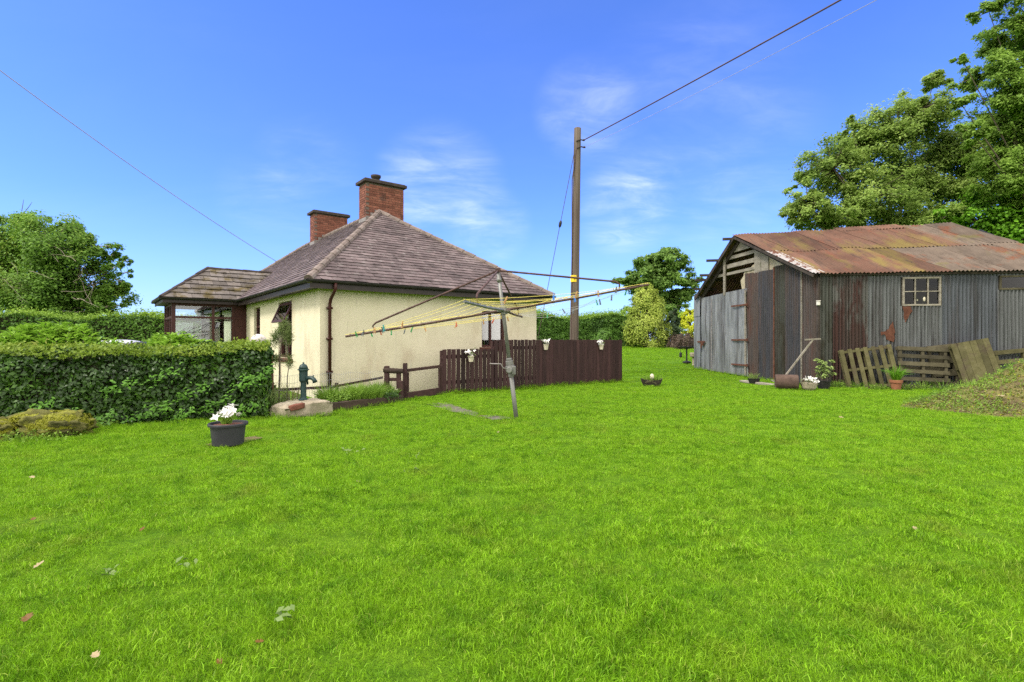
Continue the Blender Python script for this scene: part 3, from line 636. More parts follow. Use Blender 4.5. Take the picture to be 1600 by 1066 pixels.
# ------------------------------------------------------------------ gate and rails by the bed
ga=P(633,627,11.4); ga.z=0; gb=HP(2.50,-1.14)
gate=thing('garden_gate','low brown timber gate of open frame beside the board fence','gate',ga)
d_=(gb-ga); d_.z=0
mb=MB(); mb.bar(ga+Vector((0,0,-.1)),ga+Vector((0,0,.82)),.085,.085,(1,0,0)); mb.build('gate_post',M['rail'],gate)
mb=MB(); mb.bar(gb-d_*.03+Vector((0,0,.02)),gb-d_*.03+Vector((0,0,.79)),.07,.06,(1,0,0)); mb.build('gate_post',M['rail'],gate)
mb=MB(); a0=ga+d_*.05;a1=gb-d_*.06
mb.bar(a0+Vector((0,0,.66)),a1+Vector((0,0,.70)),.045,.065); mb.bar(a0+Vector((0,0,.10)),a1+Vector((0,0,.12)),.045,.16)
mb.bar(a0+d_*.02+Vector((0,0,.19)),a0+d_*.02+Vector((0,0,.62)),.05,.045,(1,0,0)); mb.bar(a1-d_*.02+Vector((0,0,.21)),a1-d_*.02+Vector((0,0,.66)),.06,.045,(1,0,0))
mb.build('gate_frame',M['rail'],gate,bevel=.004)
stand=thing('timber_stand','rough dark timber stand with thick log top at the end of the raised bed','stand',P(612,604,11.35))
mb=MB(); Yb=11.35
mb.bar(P(604.5,607,Yb),P(604.5,572,Yb),.10,.10,(1,0,0)); mb.bar(P(623,607,Yb),P(623,583,Yb),.09,.09,(1,0,0)); mb.bar(P(606,593,Yb),P(622,593,Yb),.07,.07); mb.bar(P(626.5,622,Yb-.1),P(626.5,595,Yb-.1),.12,.10,(1,0,0)); mb.build('stand_frame',M['rail'],stand,bevel=.008)
mb=MB(); mb.tube([P(599.5,578,Yb-.02),P(614,579.5,Yb-.03),P(629.5,580,Yb-.02)],[.055,.062,.052],10); mb.build('log',M['sleeper'],stand)
mesh=thing('wire_fence','low brown rail with sagging wire netting behind the water pump','fence',P(426,612,10.6))
r0=P(427,610,10.5);r0.z=0;r1=P(603,600,12.3);r1.z=0
r0=Vector((r0.x,10.5,0)); r1=Vector((r1.x,12.0,0))
mb=MB(); mb.bar(r0+Vector((0,0,.32)),r0.lerp(r1,.56)+Vector((0,0,.32)),.03,.055); mb.bar(r0.lerp(r1,.53)+Vector((0.02,-.03,.33)),r1+Vector((0,0,.47)),.03,.05); mb.build('rail',M['rail'],mesh)
for s,h in ((0,.42),(.54,.40)):
    p=r0.lerp(r1,s); mb=MB(); mb.bar(p+Vector((0,.04,-.1)),p+Vector((0,.04,h)),.06,.06,(1,0,0)); mb.build('post',M['rail'],mesh)
mb=MB(); n=46
for i in range(n+1):
    p=r0.lerp(r1,i/n); sg=.03*math.sin(i*.7); mb.tube([p+Vector((0,-.03,.05)),p+Vector((.02,-.03,.62+sg))],.0022,4)
for z in (.15,.3,.45,.6): mb.tube([r0.lerp(r1,i/12)+Vector((0,-.03,z+.03*math.sin(i*2.2+z*3))) for i in range(13)],.0025,4)
mb.build('netting',M['wire'],mesh)
# raised bed
bedL=Vector((-3.27,9.52,0));bedR=Vector((-2.32,11.12,0))
bedL=P(519,645,9.55);bedR=P(631,629,11.14);bedL.z=0;bedR.z=0
bed=thing('raised_bed','old railway sleeper edging a low weedy bed beside the pump','planter',bedL)
mb=MB(); dn=(bedR-bedL).normalized(); N_=14;vs=[];bk=Vector((-dn.y,dn.x,0))
for i in range(N_+1):
    p=bedL.lerp(bedR,i/N_); j=lambda s:random.uniform(-s,s)
    for o2,z in ((0,-.05),(0,.17-.03*i/N_+j(.008)),(.14,.175-.03*i/N_+j(.008)),(.14,-.05)): vs.append(p+bk*(o2+j(.006))+Vector((0,0,z)))
fs=[]
for i in range(N_):
    for k in range(4): a=i*4+k;b=i*4+(k+1)%4; fs.append((a,b,b+4,a+4))
fs+=[(3,2,1,0),tuple(N_*4+k for k in range(4))]
mb.add(vs,fs); mb.build('sleeper',M['sleeper'],bed)
mb=MB(); q=[bedL+bk*.14,bedR+bk*.14,bedR+bk*.75,bedL+bk*1.0]
mb.prism([p+Vector((0,0,.13)) for p in q],(0,0,-.2)); mb.build('bed_soil',M['earth'],bed)
EXCL.append([bedL[:2],bedR[:2],(bedR+bk*1.2)[:2],(bedL+bk*1.2)[:2]])
for i in range(26):
    s=random.uniform(.04,.97); o2=random.uniform(.15,.6); p=bedL.lerp(bedR,s)+bk*o2
    tuft('grass_clump',(p.x,p.y,.13),120,random.uniform(.2,.4),.5,M['l_weed' if random.random()<.75 else 'l_straw'],bed,.012,.12)
N=2200; s=RNG.uniform(.02,.97,N); o2=RNG.uniform(.1,.6,N); pos=np.stack([bedL.x+(bedR.x-bedL.x)*s+bk.x*o2,bedL.y+(bedR.y-bedL.y)*s+bk.y*o2,.15+RNG.uniform(0,.20,N)*RNG.uniform(.3,1,N)],1)
leaves('undergrowth',pos,RNG.normal(size=(N,3))*.5+[0,-.3,1],RNG.uniform(.03,.07,N),.6,M['l_weed'],bed)
N=260; s=RNG.uniform(.72,.93,N); pos=np.stack([bedL.x+(bedR.x-bedL.x)*s+bk.x*.02,bedL.y+(bedR.y-bedL.y)*s+bk.y*.02,RNG.uniform(.04,.24,N)],1)+RNG.normal(0,.03,(N,3))
leaves('foliage',pos,RNG.normal(size=(N,3))*.6+[0.2,-.8,.5],RNG.uniform(.03,.06,N),.5,M['l_hedge'],bed)
# stone block and pump
def blob_mesh(name,c,r,mat_,parent=None,sub=4,amp=.12,fr=2.2,seed=0,flat=None,box=0.0):
    import bmesh
    from mathutils import noise
    bm=bmesh.new(); bmesh.ops.create_icosphere(bm,subdivisions=sub,radius=1)
    for v in bm.verts:
        p=v.co.copy()
        if box:
            mx=max(abs(p.x),abs(p.y),abs(p.z)); p=p.lerp(p/mx,box)
        k=1+amp*noise.fractal(p*fr+Vector((seed*3.1,seed,0)),.9,2,4)
        v.co=Vector((p.x*r[0]*k,p.y*r[1]*k,p.z*r[2]*k))+Vector(c)
    me=bpy.data.meshes.new(name); bm.to_mesh(me); bm.free(); me.materials.append(mat_)
    me.polygons.foreach_set('use_smooth',[True]*len(me.polygons))
    o=bpy.data.objects.new(name,me); COL.objects.link(o)
    if parent: adopt(o,parent)
    return o
sb=thing('stone_block','crumbling pale concrete block under the green pump with a red brick showing','block',(-3.3,9.2,0))
SA=Matrix.Rotation(math.radians(52),3,'Z')
def SB(x,y,z): return SA@Vector((x,y,z))+Vector((-3.63,9.09,0))
from mathutils import noise as mno
def slab_mesh(nx_,ny_,nz_,fn):
    """closed box grid shaped by fn(a,b,c) with a,b,c in 0..1"""
    idx={};vs=[];fs=[]
    def vid(i,j,k):
        if (i,j,k) not in idx: idx[(i,j,k)]=len(vs); vs.append(fn(i/nx_,j/ny_,k/nz_))
        return idx[(i,j,k)]
    for i in range(nx_):
        for j in range(ny_):
            fs.append((vid(i,j,0),vid(i,j+1,0),vid(i+1,j+1,0),vid(i+1,j,0))); fs.append((vid(i,j,nz_),vid(i+1,j,nz_),vid(i+1,j+1,nz_),vid(i,j+1,nz_)))
    for i in range(nx_):
        for k in range(nz_):
            fs.append((vid(i,0,k),vid(i+1,0,k),vid(i+1,0,k+1),vid(i,0,k+1))); fs.append((vid(i,ny_,k),vid(i,ny_,k+1),vid(i+1,ny_,k+1),vid(i+1,ny_,k)))
    for j in range(ny_):
        for k in range(nz_):
            fs.append((vid(0,j,k),vid(0,j,k+1),vid(0,j+1,k+1),vid(0,j+1,k))); fs.append((vid(nx_,j,k),vid(nx_,j+1,k),vid(nx_,j+1,k+1),vid(nx_,j,k+1)))
    return vs,fs
def sfn(a,b,c):
    x=-.43+.86*a; y=-.26+.54*b; h=.25+.05*a-.05*abs(a-.45)
    e=.04*((1-min(1,min(a,1-a)/.12))+(1-min(1,min(b,1-b)/.12)))
    p=SB(x,y,-.06+(h+.06)*c-e*(c>.95)); q=p*6; d=mno.fractal(q,.9,2,5)*.034
    und=.05*math.sin(math.pi*min(1,c*1.3))*0
    return p+Vector((d,-d*1.2,d*.6 if c>0 else 0))
mb=MB(); mb.add(*slab_mesh(26,18,7,sfn)); mb.build('slab',M['concrete'],sb,smooth=True)
mb=MB(); mb.add(*slab_mesh(8,5,4,lambda a,b,c:SB(-.36+.24*a,-.305+.1*b,.150+.085*c+.03*a)+Vector((1,1,1))*mno.noise(Vector((a*3,b*3,c*3)))*.012)); mb.build('brick',M['brick'],sb,smooth=True)
EXCL.append([SB(-.43,-.22,0)[:2],SB(.43,-.22,0)[:2],SB(.43,.3,0)[:2],SB(-.43,.3,0)[:2]])
pc_=SB(.08,.08,0); pump=thing('water_pump','green cast iron hand water pump standing on the concrete block','pump',(pc_.x,pc_.y,.25))
mb=MB(); b0=(pc_.x,pc_.y,.265)
PK=.87
sc=lambda pr:[(r*PK*.9,z*PK) for r,z in pr]
mb.lathe(sc([(.115,0),(.115,.02),(.075,.035),(.062,.06),(.062,.36),(.072,.37),(.088,.385),(.092,.40),(.092,.58),(.10,.60),(.125,.605),(.125,.622),(.098,.63)]),b0,24); mb.build('barrel',M['pumpgreen'],pump,smooth=False)
mb=MB(); mb.lathe(sc([(.10,.63),(.092,.67),(.066,.71),(.03,.73),(.018,.735),(.02,.75),(.014,.765)]),b0,22); mb.build('cap',M['pumpgreen'],pump,smooth=True)
e=Vector((.93,-.36,0)); c0=Vector(b0)
mb=MB(); mb.tube([c0+e*0.052+Vector((0,0,0.383)),c0+e*0.131+Vector((0,0,0.396)),c0+e*0.191+Vector((0,0,0.392)),c0+e*0.235+Vector((0,0,0.365)),c0+e*0.257+Vector((0,0,0.322))],[.036,.033,.034,.036,.042],12); mb.tube([c0+e*0.213+Vector((0,0,0.392)),c0+e*0.217+Vector((0,0,0.444))],[.012,.01],8); mb.build('spout',M['pumpgreen'],pump,smooth=True)
mb=MB(); e2=Vector((-.2,.98,0)); mb.tube([c0+Vector((0,0,0.557))+e2*0.070,c0+e2*0.174+Vector((0,0,0.592)),c0+e2*0.365+Vector((0,0,0.365)),c0+e2*0.400+Vector((0,0,0.244))],[.016,.016,.014,.018],8); mb.build('handle',M['pumpgreen'],pump,smooth=True)
# paving and soil patches
pp,pol=patch_sheet('path',[G(668,633),G(697,631),G(722,638),G(750,647),G(738,650),G(705,643)],M['paving'],.016,60,.14); EXCL.append([(sum(q[0] for q in pol)/len(pol)*.28+p[0]*.72,sum(q[1] for q in pol)/len(pol)*.28+p[1]*.72) for p in pol])
pp,pol=patch_sheet('path',[G(752,651),G(778,650),G(802,656),G(770,658)],M['paving'],.016,60,.14); EXCL.append([(sum(q[0] for q in pol)/len(pol)*.3+p[0]*.7,sum(q[1] for q in pol)/len(pol)*.3+p[1]*.7) for p in pol])
pp,pol=patch_sheet('bare_soil',[G(742,648),G(760,650),G(760,655),G(745,652)],M['soil'],.008); pp,pol=patch_sheet('bare_soil',[G(318,696),G(350,700),G(412,686),G(398,683),G(345,690)],M['soil'],.014); EXCL.append(pol)
# ------------------------------------------------------------------ rotary clothes line (leaning)
base=Vector((.105,8.63,0)); hub=P(787,485,8.63); top=P(778,421,8.63)
cl=thing('clothes_line','leaning rotary clothes line with four arms and yellow lines in the middle of the lawn','clothes line',base)
hous=P(797,574,8.63)
mb=MB(); mb.tube([base-Vector((0,0,.25)),base.lerp(hous,1)],.036,12); mb.tube([hous,top],.03,12); mb.tube([P(779.5,434,8.63),P(780.5,441,8.63)],.04,12); mb.build('post',M['galv'],cl,smooth=True)
ax=(top-base).normalized()
mb=MB(); hz_=hous-ax*.02
for a,b,r in ((-.14,-.06,.05),(-.06,.05,.078),(.05,.13,.062),(.13,.17,.05)): mb.tube([hz_+ax*a,hz_+ax*b],r,14)
mb.tube([hz_+Vector((0,-.03,-.02)),hz_+Vector((-.02,-.14,-.02))],.05,12); mb.box(hz_+Vector((.055,-.01,-.03)),(.07,.13,.14))
gear=mb.build('crank_housing',M['galv'],cl,bevel=.008)
mb=MB(); h0=hz_+Vector((-.03,-.12,-.01)); mb.tube([h0,h0+Vector((-.09,-.03,.03)),h0+Vector((-.12,-.03,.09)),h0+Vector((-.30,-.02,.095))],.009,8); mb.build('crank_handle',M['lead'],gear,smooth=True)
ends=[P(540,526,8.63),P(725,471.5,6.25),P(1014,445,8.5),P(816,495.5,11.0)]
for i,e in enumerate(ends):
    mb=MB(); mb.tube([hub,hub.lerp(e,.5)+Vector((0,0,-.01)),e],[.021,.019,.017],8); d=(e-hub).normalized(); s=d.cross(ax).normalized()
    for f in (.28,.40,.52,.64,.76,.88,.97): mb.tube([hub.lerp(e,f)+ax*.017,hub.lerp(e,f)+ax*.04],.006,5)
    mb.build('arm',M['rusty'] if i in (0,2,3) else M['galv'],cl)
mb=MB(); mb.tube([hub-ax*.07,hub+ax*.06],.055,14); mb.box(hub-ax*.01,(.22,.16,.035)); mb.build('hub',M['galv'],cl,bevel=.005)
tp=top-ax*.02
for i,(e,f,m_) in enumerate(((ends[0],.82,'rusty'),(ends[1],.72,'rust'),(ends[2],.80,'rusty'),(ends[3],.78,'rusty'))):
    a=hub.lerp(e,f); u=a+ax*.13; mb=MB(); mb.tube([tp,tp.lerp(u,.5),u-(u-tp).normalized()*.05,u-ax*.03+(u-tp).normalized()*.01,a+ax*.02],[.016,.016,.016,.014,.012],8); mb.build('strut',M['rusty' if m_!='rust' else 'rusty'],cl,smooth=True)
mb=MB(); mb.tube([top-ax*.05,top+ax*.015],.045,12); mb.build('top_collar',M['rusty'],cl)
fr=[.97,.86,.73,.59,.45,.30]
lines=MB(); glines=MB(); SEG=[]
for i in range(4):
    e0,e1=ends[i],ends[(i+1)%4]
    for k,f in enumerate(fr):
        a=hub.lerp(e0,f)+ax*.03;b=hub.lerp(e1,f)+ax*.03
        sag=.03+.02*random.random(); grey=(i==2 and k in (0,1,2))
        if i==2: sag=.10+.06*k if grey else .05
        if i==1 and k in (1,): sag=.09
        pts=[a.lerp(b,s)+Vector((0,0,-4*sag*s*(1-s))) for s in np.linspace(0,1,9)]
        (glines if grey else lines).tube(pts,.0030 if not grey else .0028,5); SEG.append((i,k,a,b,sag))
for i,e in enumerate(ends): lines.tube([hub.lerp(e,.3)+ax*.034,e+ax*.03],.004,5)
lines.build('washing_lines',M['rope'],cl)
glines.build('slack_lines',M['greyrope'],cl)
def make_peg(mat_):
    mb=MB()
    for s in (-1,1):
        vs=[];pr=[(-.045,.011),(-.005,.006),(.012,.004),(.03,.0065)]
        for z,x in pr:
            for dx,dy in ((0,-.005),(0,.005),(.006,.005),(.006,-.005)): vs.append((s*(x+dx)-s*.004,dy,z))
        fs=[]
        for i in range(3):
            for k in range(4): a=i*4+k;b=i*4+(k+1)%4; fs.append((a,b,b+4,a+4))
        fs+=[(0,1,2,3),(15,14,13,12)]; mb.add(vs,fs)
    mb.tube([(-.012,0,0),(.012,0,0)],.005,8)
    o=mb.build('clothes_peg',mat_); return o
pegs={}
def peg(colr,seg,t,flip=False,zoff=0):
    i,k,a,b,sag=SEG[seg[0]*len(fr)+seg[1]]
    p=a.lerp(b,t)+Vector((0,0,-4*sag*t*(1-t)))
    first=colr not in pegs
    o=make_peg(PEG[colr]) if first else pegs[colr].copy()
    if first: pegs[colr]=o
    else: COL.objects.link(o)
    d=b-a; o.location=p+Vector((0,0,-.018 if not flip else .02)); o.rotation_euler=(random.uniform(-.5,.5)+(math.pi if flip else 0),random.uniform(-.5,.5),math.atan2(d.y,d.x)+math.pi/2); o.scale=(1.25,1.25,1.35)
    names=dict(green='green plastic',blue='blue plastic',wood='pale wooden',grey='dark grey',teal='teal plastic',red='orange red plastic')
    where=['front left','front right','far right','far left'][seg[0]]
    tag(o,f'{names[colr]} clothes peg clipped on the {where} washing lines','peg','clothes pegs on the washing lines')
L_=[('teal',(0,0),.36),('grey',(0,0),.15),('wood',(0,0),.27),('green',(0,0),.07),('wood',(0,1),.4),('grey',(0,1),.18),
('green',(3,0),.80),('green',(3,0),.90),('grey',(3,0),.73),('wood',(3,0),.62),('wood',(3,0),.44),('red',(3,0),.20),('wood',(3,1),.28),('red',(3,2),.52),('green',(3,1),.75),('wood',(3,0),.10),('red',(3,1),.93),
('wood',(1,0),.18),('blue',(1,0),.42),('blue',(1,1),.60),('wood',(1,0),.55),('wood',(1,2),.9),('grey',(1,0),.80),
('green',(2,0),.12),('grey',(2,0),.22),('grey',(2,1),.22),('green',(2,0),.33),('grey',(2,0),.60),('green',(2,1),.70),('grey',(2,1),.45)]
for c_,s_,t_ in L_: peg(c_,s_,t_,False)

# ------------------------------------------------------------------ utility pole and wires
pb=P(897,533,18.8); ptop=P(902.5,200,18.8); slope=(ptop-pb)/(ptop.z-pb.z); pbase=pb-slope*pb.z
po=thing('utility_pole','tall weathered timber utility pole rising behind the brown fence','pole',pbase)
mb=MB(); n=14; mb.tube([pbase+slope*z for z in np.linspace(-.5,ptop.z-.02,n)]+[ptop],[.165-.045*i/n for i in range(n)]+[.09],16); mb.build('timber_shaft',M['pole'],po,smooth=True)
mb=MB(); sp=P(897,436,18.8)
for k in range(9):
    a0=math.pi*(1.15+.7*k/9);a1=math.pi*(1.15+.7*(k+1)/9); r=.158; q=lambda a,z:Vector((sp.x+r*math.cos(a),sp.y+r*math.sin(a),sp.z+z)); mb.poly([q(a0,-.12),q(a1,-.12),q(a1,.12),q(a0,.12)])
sg=mb.build('warning_plate',M['yellow'],po,smooth=True)
mb=MB(); q=lambda x,z:Vector((sp.x+x,sp.y-.168,sp.z+z)); mb.prism([q(.012,.085),q(-.03,-.01),q(-.004,-.005),q(-.016,-.08),q(.034,.02),q(.006,.016)],(0,.006,0)); mb.build('bolt_symbol',M['black'],sg)
mb=MB(); mb.tube([sp+Vector((-.1,-.10,-2.8)),sp+Vector((-.09,-.105,0)),sp+Vector((-.08,-.10,3.5)),ptop+Vector((-.02,-.11,-.6))],.018,6); mb.build('conduit',M['rusty'],po)
t1=P(906,220,18.75);t2=P(907,231,18.75)
for t_ in (t1,t2):
    mb=MB(); mb.tube([t_+Vector((-.14,-.09,-.05)),t_+Vector((0,-.1,.0)),t_+Vector((.12,-.04,.0))],.022,6); mb.lathe([(.02,-.03),(.045,-.02),(.045,.02),(.02,.03)],t_+Vector((.13,-.05,0)),10); mb.build('insulator',M['cap'],po)
sa=P(897,240,18.7); sb_=P(829,585,19.6); sb_.z=float(gz(sb_.x,sb_.y))
mb=MB(); mb.tube([sa,sb_],.011,5); mb.build('stay_wire',M['cable'],po)
mb=MB(); k=sa.lerp(sb_,.308); d=(sb_-sa).normalized(); mb.tube([k-d*.12,k-d*.05,k+d*.05,k+d*.12],[.03,.055,.055,.03],10); mb.build('stay_insulator',M['black'],po)
def cable(name,label,a,b,r,m_,sag):
    mb=MB(); mb.tube([a.lerp(b,s)+Vector((0,0,-4*sag*s*(1-s))) for s in np.linspace(0,1,25)],r,6); o=mb.build(name,m_); tag(o,label,'cable'); return o
cable('overhead_cable','thick dark overhead cable, upper one running from the utility pole',t1+Vector((.13,-.05,0)),P(1700,-217,7.9),.018,M['cable'],.05)
cable('overhead_cable','thin pale overhead cable, lower one running from the utility pole',t2+Vector((.13,-.05,0)),P(1700,-178,8.0),.0055,M['wire'],.12)
cable('overhead_cable','thin grey cable crossing the sky above the tree to the bungalow roof',P(-160,-10,12),P(446,417,24.6),.013,M['wire'],.25)

# ------------------------------------------------------------------ pots
def flowers(name,centres,size,mat_,parent,n=6,up=.6):
    P_=[];N_=[];A_2=[]
    for c in centres:
        d=np.array([random.gauss(0,.5),random.gauss(-.35,.5),up]); d/=np.linalg.norm(d)
        for k in range(n):
            r=RNG.normal(size=3); r-=d*np.dot(r,d); r/=np.linalg.norm(r); a=r*.8+d*.6
            P_.append(np.array(c)+a*size*.45); A_2.append(a); N_.append(d-r*.5)
    return leaves(name,np.array(P_),np.array(N_),size,.55,mat_,parent,axis=np.array(A_2))
pc=Vector((-3.53,6.55,0)); tub=thing('flower_tub','grey plastic tub of white flowers standing on the lawn','flower pot',pc)
mb=MB(); mb.lathe([(.165,.0),(.175,.01),(.198,.235),(.222,.24),(.226,.262),(.22,.275),(.205,.272),(.195,.22)],(pc.x,pc.y,.012),36); mb.build('tub',M['pot'],tub,smooth=False,bevel=0)
mb=MB(); mb.lathe([(.12,.2),(.19,.245),(.05,.262)],(pc.x,pc.y,.012),20); mb.build('tub_soil',mat('reddish_compost',[(.3,(.08,.03,.02)),(.7,(.2,.09,.06))],scale=30,rough=1,bump=.6),tub)
tuft('leaves',(pc.x-.02,pc.y,.26),60,.17,.5,M['l_weed'],tub,.02,.05)
flowers('white_flowers',[(pc.x+x,pc.y+y,z) for x,y,z in ((-.14,-.03,.34),(-.07,-.02,.40),(-.10,.02,.38),(-.02,-.05,.42),(.01,.0,.46),(.04,.03,.48),(.06,-.04,.44),(.08,-.02,.40),(-.03,.03,.41),(.03,-.05,.39),(.0,-.07,.36),(.10,0,.37))],.075,M['white'],tub)
def hang_pot(x,y,Y,label):
    c=P(x,y,Y); o=thing('hanging_pot',label,'flower pot',c,0,'white flower pots hung on the board fence')
    mb=MB(); mb.lathe([(.05,-.10),(.072,.02),(.08,.022),(.08,.045),(.07,.045)],c,18); mb.tube([c+Vector((0,.06,.03)),c+Vector((0,.09,.12)),c+Vector((0,.13,.12))],.006,6); mb.build('pot',M['creampot'],o,smooth=False)
    flowers('white_flowers',[tuple(c+Vector((random.uniform(-.12,.10),random.uniform(-.08,.05),random.uniform(.05,.17)))) for _ in range(13)],.07,M['white'],o)
    leaves('leaves',np.array(c)+RNG.normal(0,.05,(30,3))+[0,-.02,.08],RNG.normal(size=(30,3))+[0,-1,1],.05,.5,M['l_needle'],o)
f1=HP(2.54+.72,-1.21);f2=HP(2.54+3.35,-1.21);f3=HP(2.54+5.55,-1.21)
hang_pot(736,559,f1.y,'cream hanging pot of white flowers on the lower fence bay'); hang_pot(853,541,P(853,0,1).x and f2.y,'cream hanging pot of white flowers in front of the utility pole'); hang_pot(939.5,541,f3.y,'cream hanging pot of white flowers near the far end of the fence')
# dark bowl planter on lawn
bc=G(1018,603.5); bowl=thing('bowl_planter','low dark boat shaped planter with spiky green plants alone on the lawn','planter',bc)
mb=MB(); n=24; vs=[];fs=[]
for z,s in ((0,.72),(.10,.92),(.17,1.02),(.17,.95),(.1,.85)):
    for k in range(n):
        a=2*math.pi*k/n; e=.05*abs(math.cos(a))**4 if z>.12 else 0; vs.append(bc+Vector((.31*s*math.cos(a),.2*s*math.sin(a),z+e+.01)))
for i in range(4):
    for k in range(n): a=i*n+k;b=i*n+(k+1)%n; fs.append((a,b,b+n,a+n))
fs+=[tuple(range(n-1,-1,-1)),tuple(4*n+k for k in range(n))]; mb.add(vs,fs); mb.build('bowl',M['darkwood'],bowl)
tuft('spiky_plants',(bc.x-.1,bc.y,.12),90,.26,.5,M['l_weed'],bowl,.012,.14); tuft('spiky_plants',(bc.x+.14,bc.y,.12),80,.25,.5,M['l_weed'],bowl,.012,.12)
tuft('dry_fronds',(bc.x-.06,bc.y-.14,.14),30,.2,1.4,M['l_straw'],bowl,.008,.1)
mb=MB(); mb.lathe([(.05,.0),(.06,.06),(.055,.12),(.03,.15),(.01,.16)],bc+Vector((-.0,-.05,.20)),12); mb.build('white_ornament',M['creampot'],bowl,smooth=True)
EXCL.append([(bc.x+.3*math.cos(a),bc.y+.2*math.sin(a)) for a in np.linspace(0,6.28,12)])

# ------------------------------------------------------------------ mossy rocks by the hedge
def weeds(name,c,n,r,h,mat_,parent,size=.05,up=.6):
    a=RNG.uniform(0,6.28,n); rr=r*np.sqrt(RNG.uniform(0,1,n)); z=h*RNG.uniform(0,1,n)**1.3*(1-.5*(rr/r)**2)
    pos=np.array(c)+np.stack([rr*np.cos(a),rr*np.sin(a),z],1)
    return leaves(name,pos,RNG.normal(size=(n,3))*.6+[0,-.25,up],size*RNG.uniform(.5,1.2,n),.55,mat_,parent)
M['rockbody']=mat('mossy_boulder',[(.25,(.05,.05,.018)),(.5,(.12,.12,.03)),(.62,(.22,.23,.03)),(.8,(.10,.08,.05))],scale=3.5,rough=1,bump=.9,bscale=24,dist=.05)
def rock(c,r,label,seed):
    o=thing('mossy_rock',label,'rock',c); blob_mesh('stone',c,r,M['rockbody'],o,5,.30,2.3,seed,box=.35)
    n=6500; d=nrm(RNG.normal(size=(n,3))); d[:,2]=np.abs(d[:,2]); keep=np.array([mno.noise(Vector(q*2.2)+Vector((seed,0,0)))>-.22 for q in d]); d=d[keep]
    mx=np.max(np.abs(d),axis=1,keepdims=True); d2=d*(1-.35)+d/mx*.35
    pos=np.array(c)+d2*np.array(r)*1.02; leaves('moss',pos,d+RNG.normal(size=d.shape)*.4,RNG.uniform(.018,.045,len(d)),.6,M['l_moss'],o)
    weeds('undergrowth',(c[0]+.1,c[1]-r[1]*.8,0),420,r[0]*1.05,.16,M['l_weed'],o,.05); tuft('grass_fringe',(c[0],c[1]-r[1]*.9,0),160,.16,.5,M['l_weed'],o,.01,r[0])
    return o
rk1=P(70,672,7.15); rock((rk1.x,7.25,.13),(.47,.30,.20),'large yellow mossy rock at the foot of the hedge',1)
rk2=P(-14,680,6.95); rock((rk2.x,6.95,.08),(.30,.25,.18),'smaller mossy rock cut off by the picture edge',4)
EXCL.append([(rk1.x-.5,6.95),(rk1.x+.5,6.95),(rk1.x+.45,7.7),(rk1.x-.5,7.7)])
# ------------------------------------------------------------------ compost heap
hc=Vector((10.2,9.95,0)); heap=thing('compost_heap','big overgrown heap of soil and clippings on the right of the lawn','heap',hc)
vs=[];fs=[];nr,na=34,96
def heapz(x,y,s,a):
    base_=1.22*(1-sst(0,1,s))+.10*(1-s); 
    return base_
for i in range(nr+1):
    s=i/nr
    for k in range(na):
        a=2*math.pi*k/na; R_=2.45*(1+.10*math.sin(2*a+1)+.06*math.sin(5*a)); x=hc.x+R_*s*math.cos(a)*1.0; y=hc.y+R_*s*.58*math.sin(a)
        z=(1.10*(1-s)**1.05*(1-.25*s)+.02)+.10*mno.fractal(Vector((x*1.6,y*1.6,0)),.9,2,5)*(1-s**3)
        if s>=.999: z=-.03
        vs.append((x,y,z+float(gz(x,y))))
for i in range(nr):
    for k in range(na): a=i*na+k;b=i*na+(k+1)%na; fs.append((a,a+na,b+na,b))
mb=MB(); mb.add(vs,fs)
hm=mb.build('soil_heap',mat('heap_soil',[(.22,(.045,.034,.018)),(.45,(.11,.085,.04)),(.58,(.17,.15,.05)),(.8,(.12,.16,.03))],scale=2.6,rough=1,bump=.9,bscale=26,dist=.05),heap,smooth=True)
HV=np.array(vs).reshape(nr+1,na,3)
def on_heap(n,smin=.05,smax=.97):
    s=np.sqrt(RNG.uniform(smin**2,smax**2,n))*nr; k=RNG.uniform(0,na,n); i0=np.minimum(s.astype(int),nr-1); k0=k.astype(int)%na; fi=(s-i0)[:,None]; fk=(k-k.astype(int))[:,None]
    return (HV[i0,k0]*(1-fi)+HV[i0+1,k0]*fi)*(1-fk)+(HV[i0,(k0+1)%na]*(1-fi)+HV[i0+1,(k0+1)%na]*fi)*fk
p=on_heap(15000); m_=np.array([mno.noise(Vector((q[0]*1.3,q[1]*1.3,5)))+.35*mno.noise(Vector((q[0]*5,q[1]*5,2))) for q in p]); p=p[m_>-.16]
leaves('undergrowth',p+np.abs(RNG.normal(0,.05,p.shape)),RNG.normal(size=p.shape)*.6+[0,-.3,1],RNG.uniform(.018,.055,len(p)),.5,M['l_weed'],heap)
p=on_heap(6500); leaves('dry_clippings',p+[0,0,.012],RNG.normal(size=p.shape)*.45+[0,0,1],RNG.uniform(.03,.09,len(p)),.25,M['l_straw'],heap)
p=on_heap(3200); leaves('moss',p+[0,0,.01],RNG.normal(size=p.shape)*.4+[0,0,1],RNG.uniform(.03,.06,len(p)),.8,M['l_moss'],heap)
p=on_heap(2600,.25,.98); n_=len(p); V,Fq=blades_geo(p-[0,0,.02],np.stack([RNG.normal(0,.06,n_),RNG.normal(-.02,.06,n_),RNG.uniform(.06,.19,n_)],1),np.full(n_,.007)); npmesh('grass_stalks',V,Fq,M['l_weed'],heap)
p=np.array([[8.15+random.gauss(0,.04),9.35+random.gauss(0,.03),.42] for _ in range(12)])
EXCL.append([(hc.x+2.35*math.cos(a),hc.y+1.38*math.sin(a)) for a in np.linspace(0,6.28,24)])

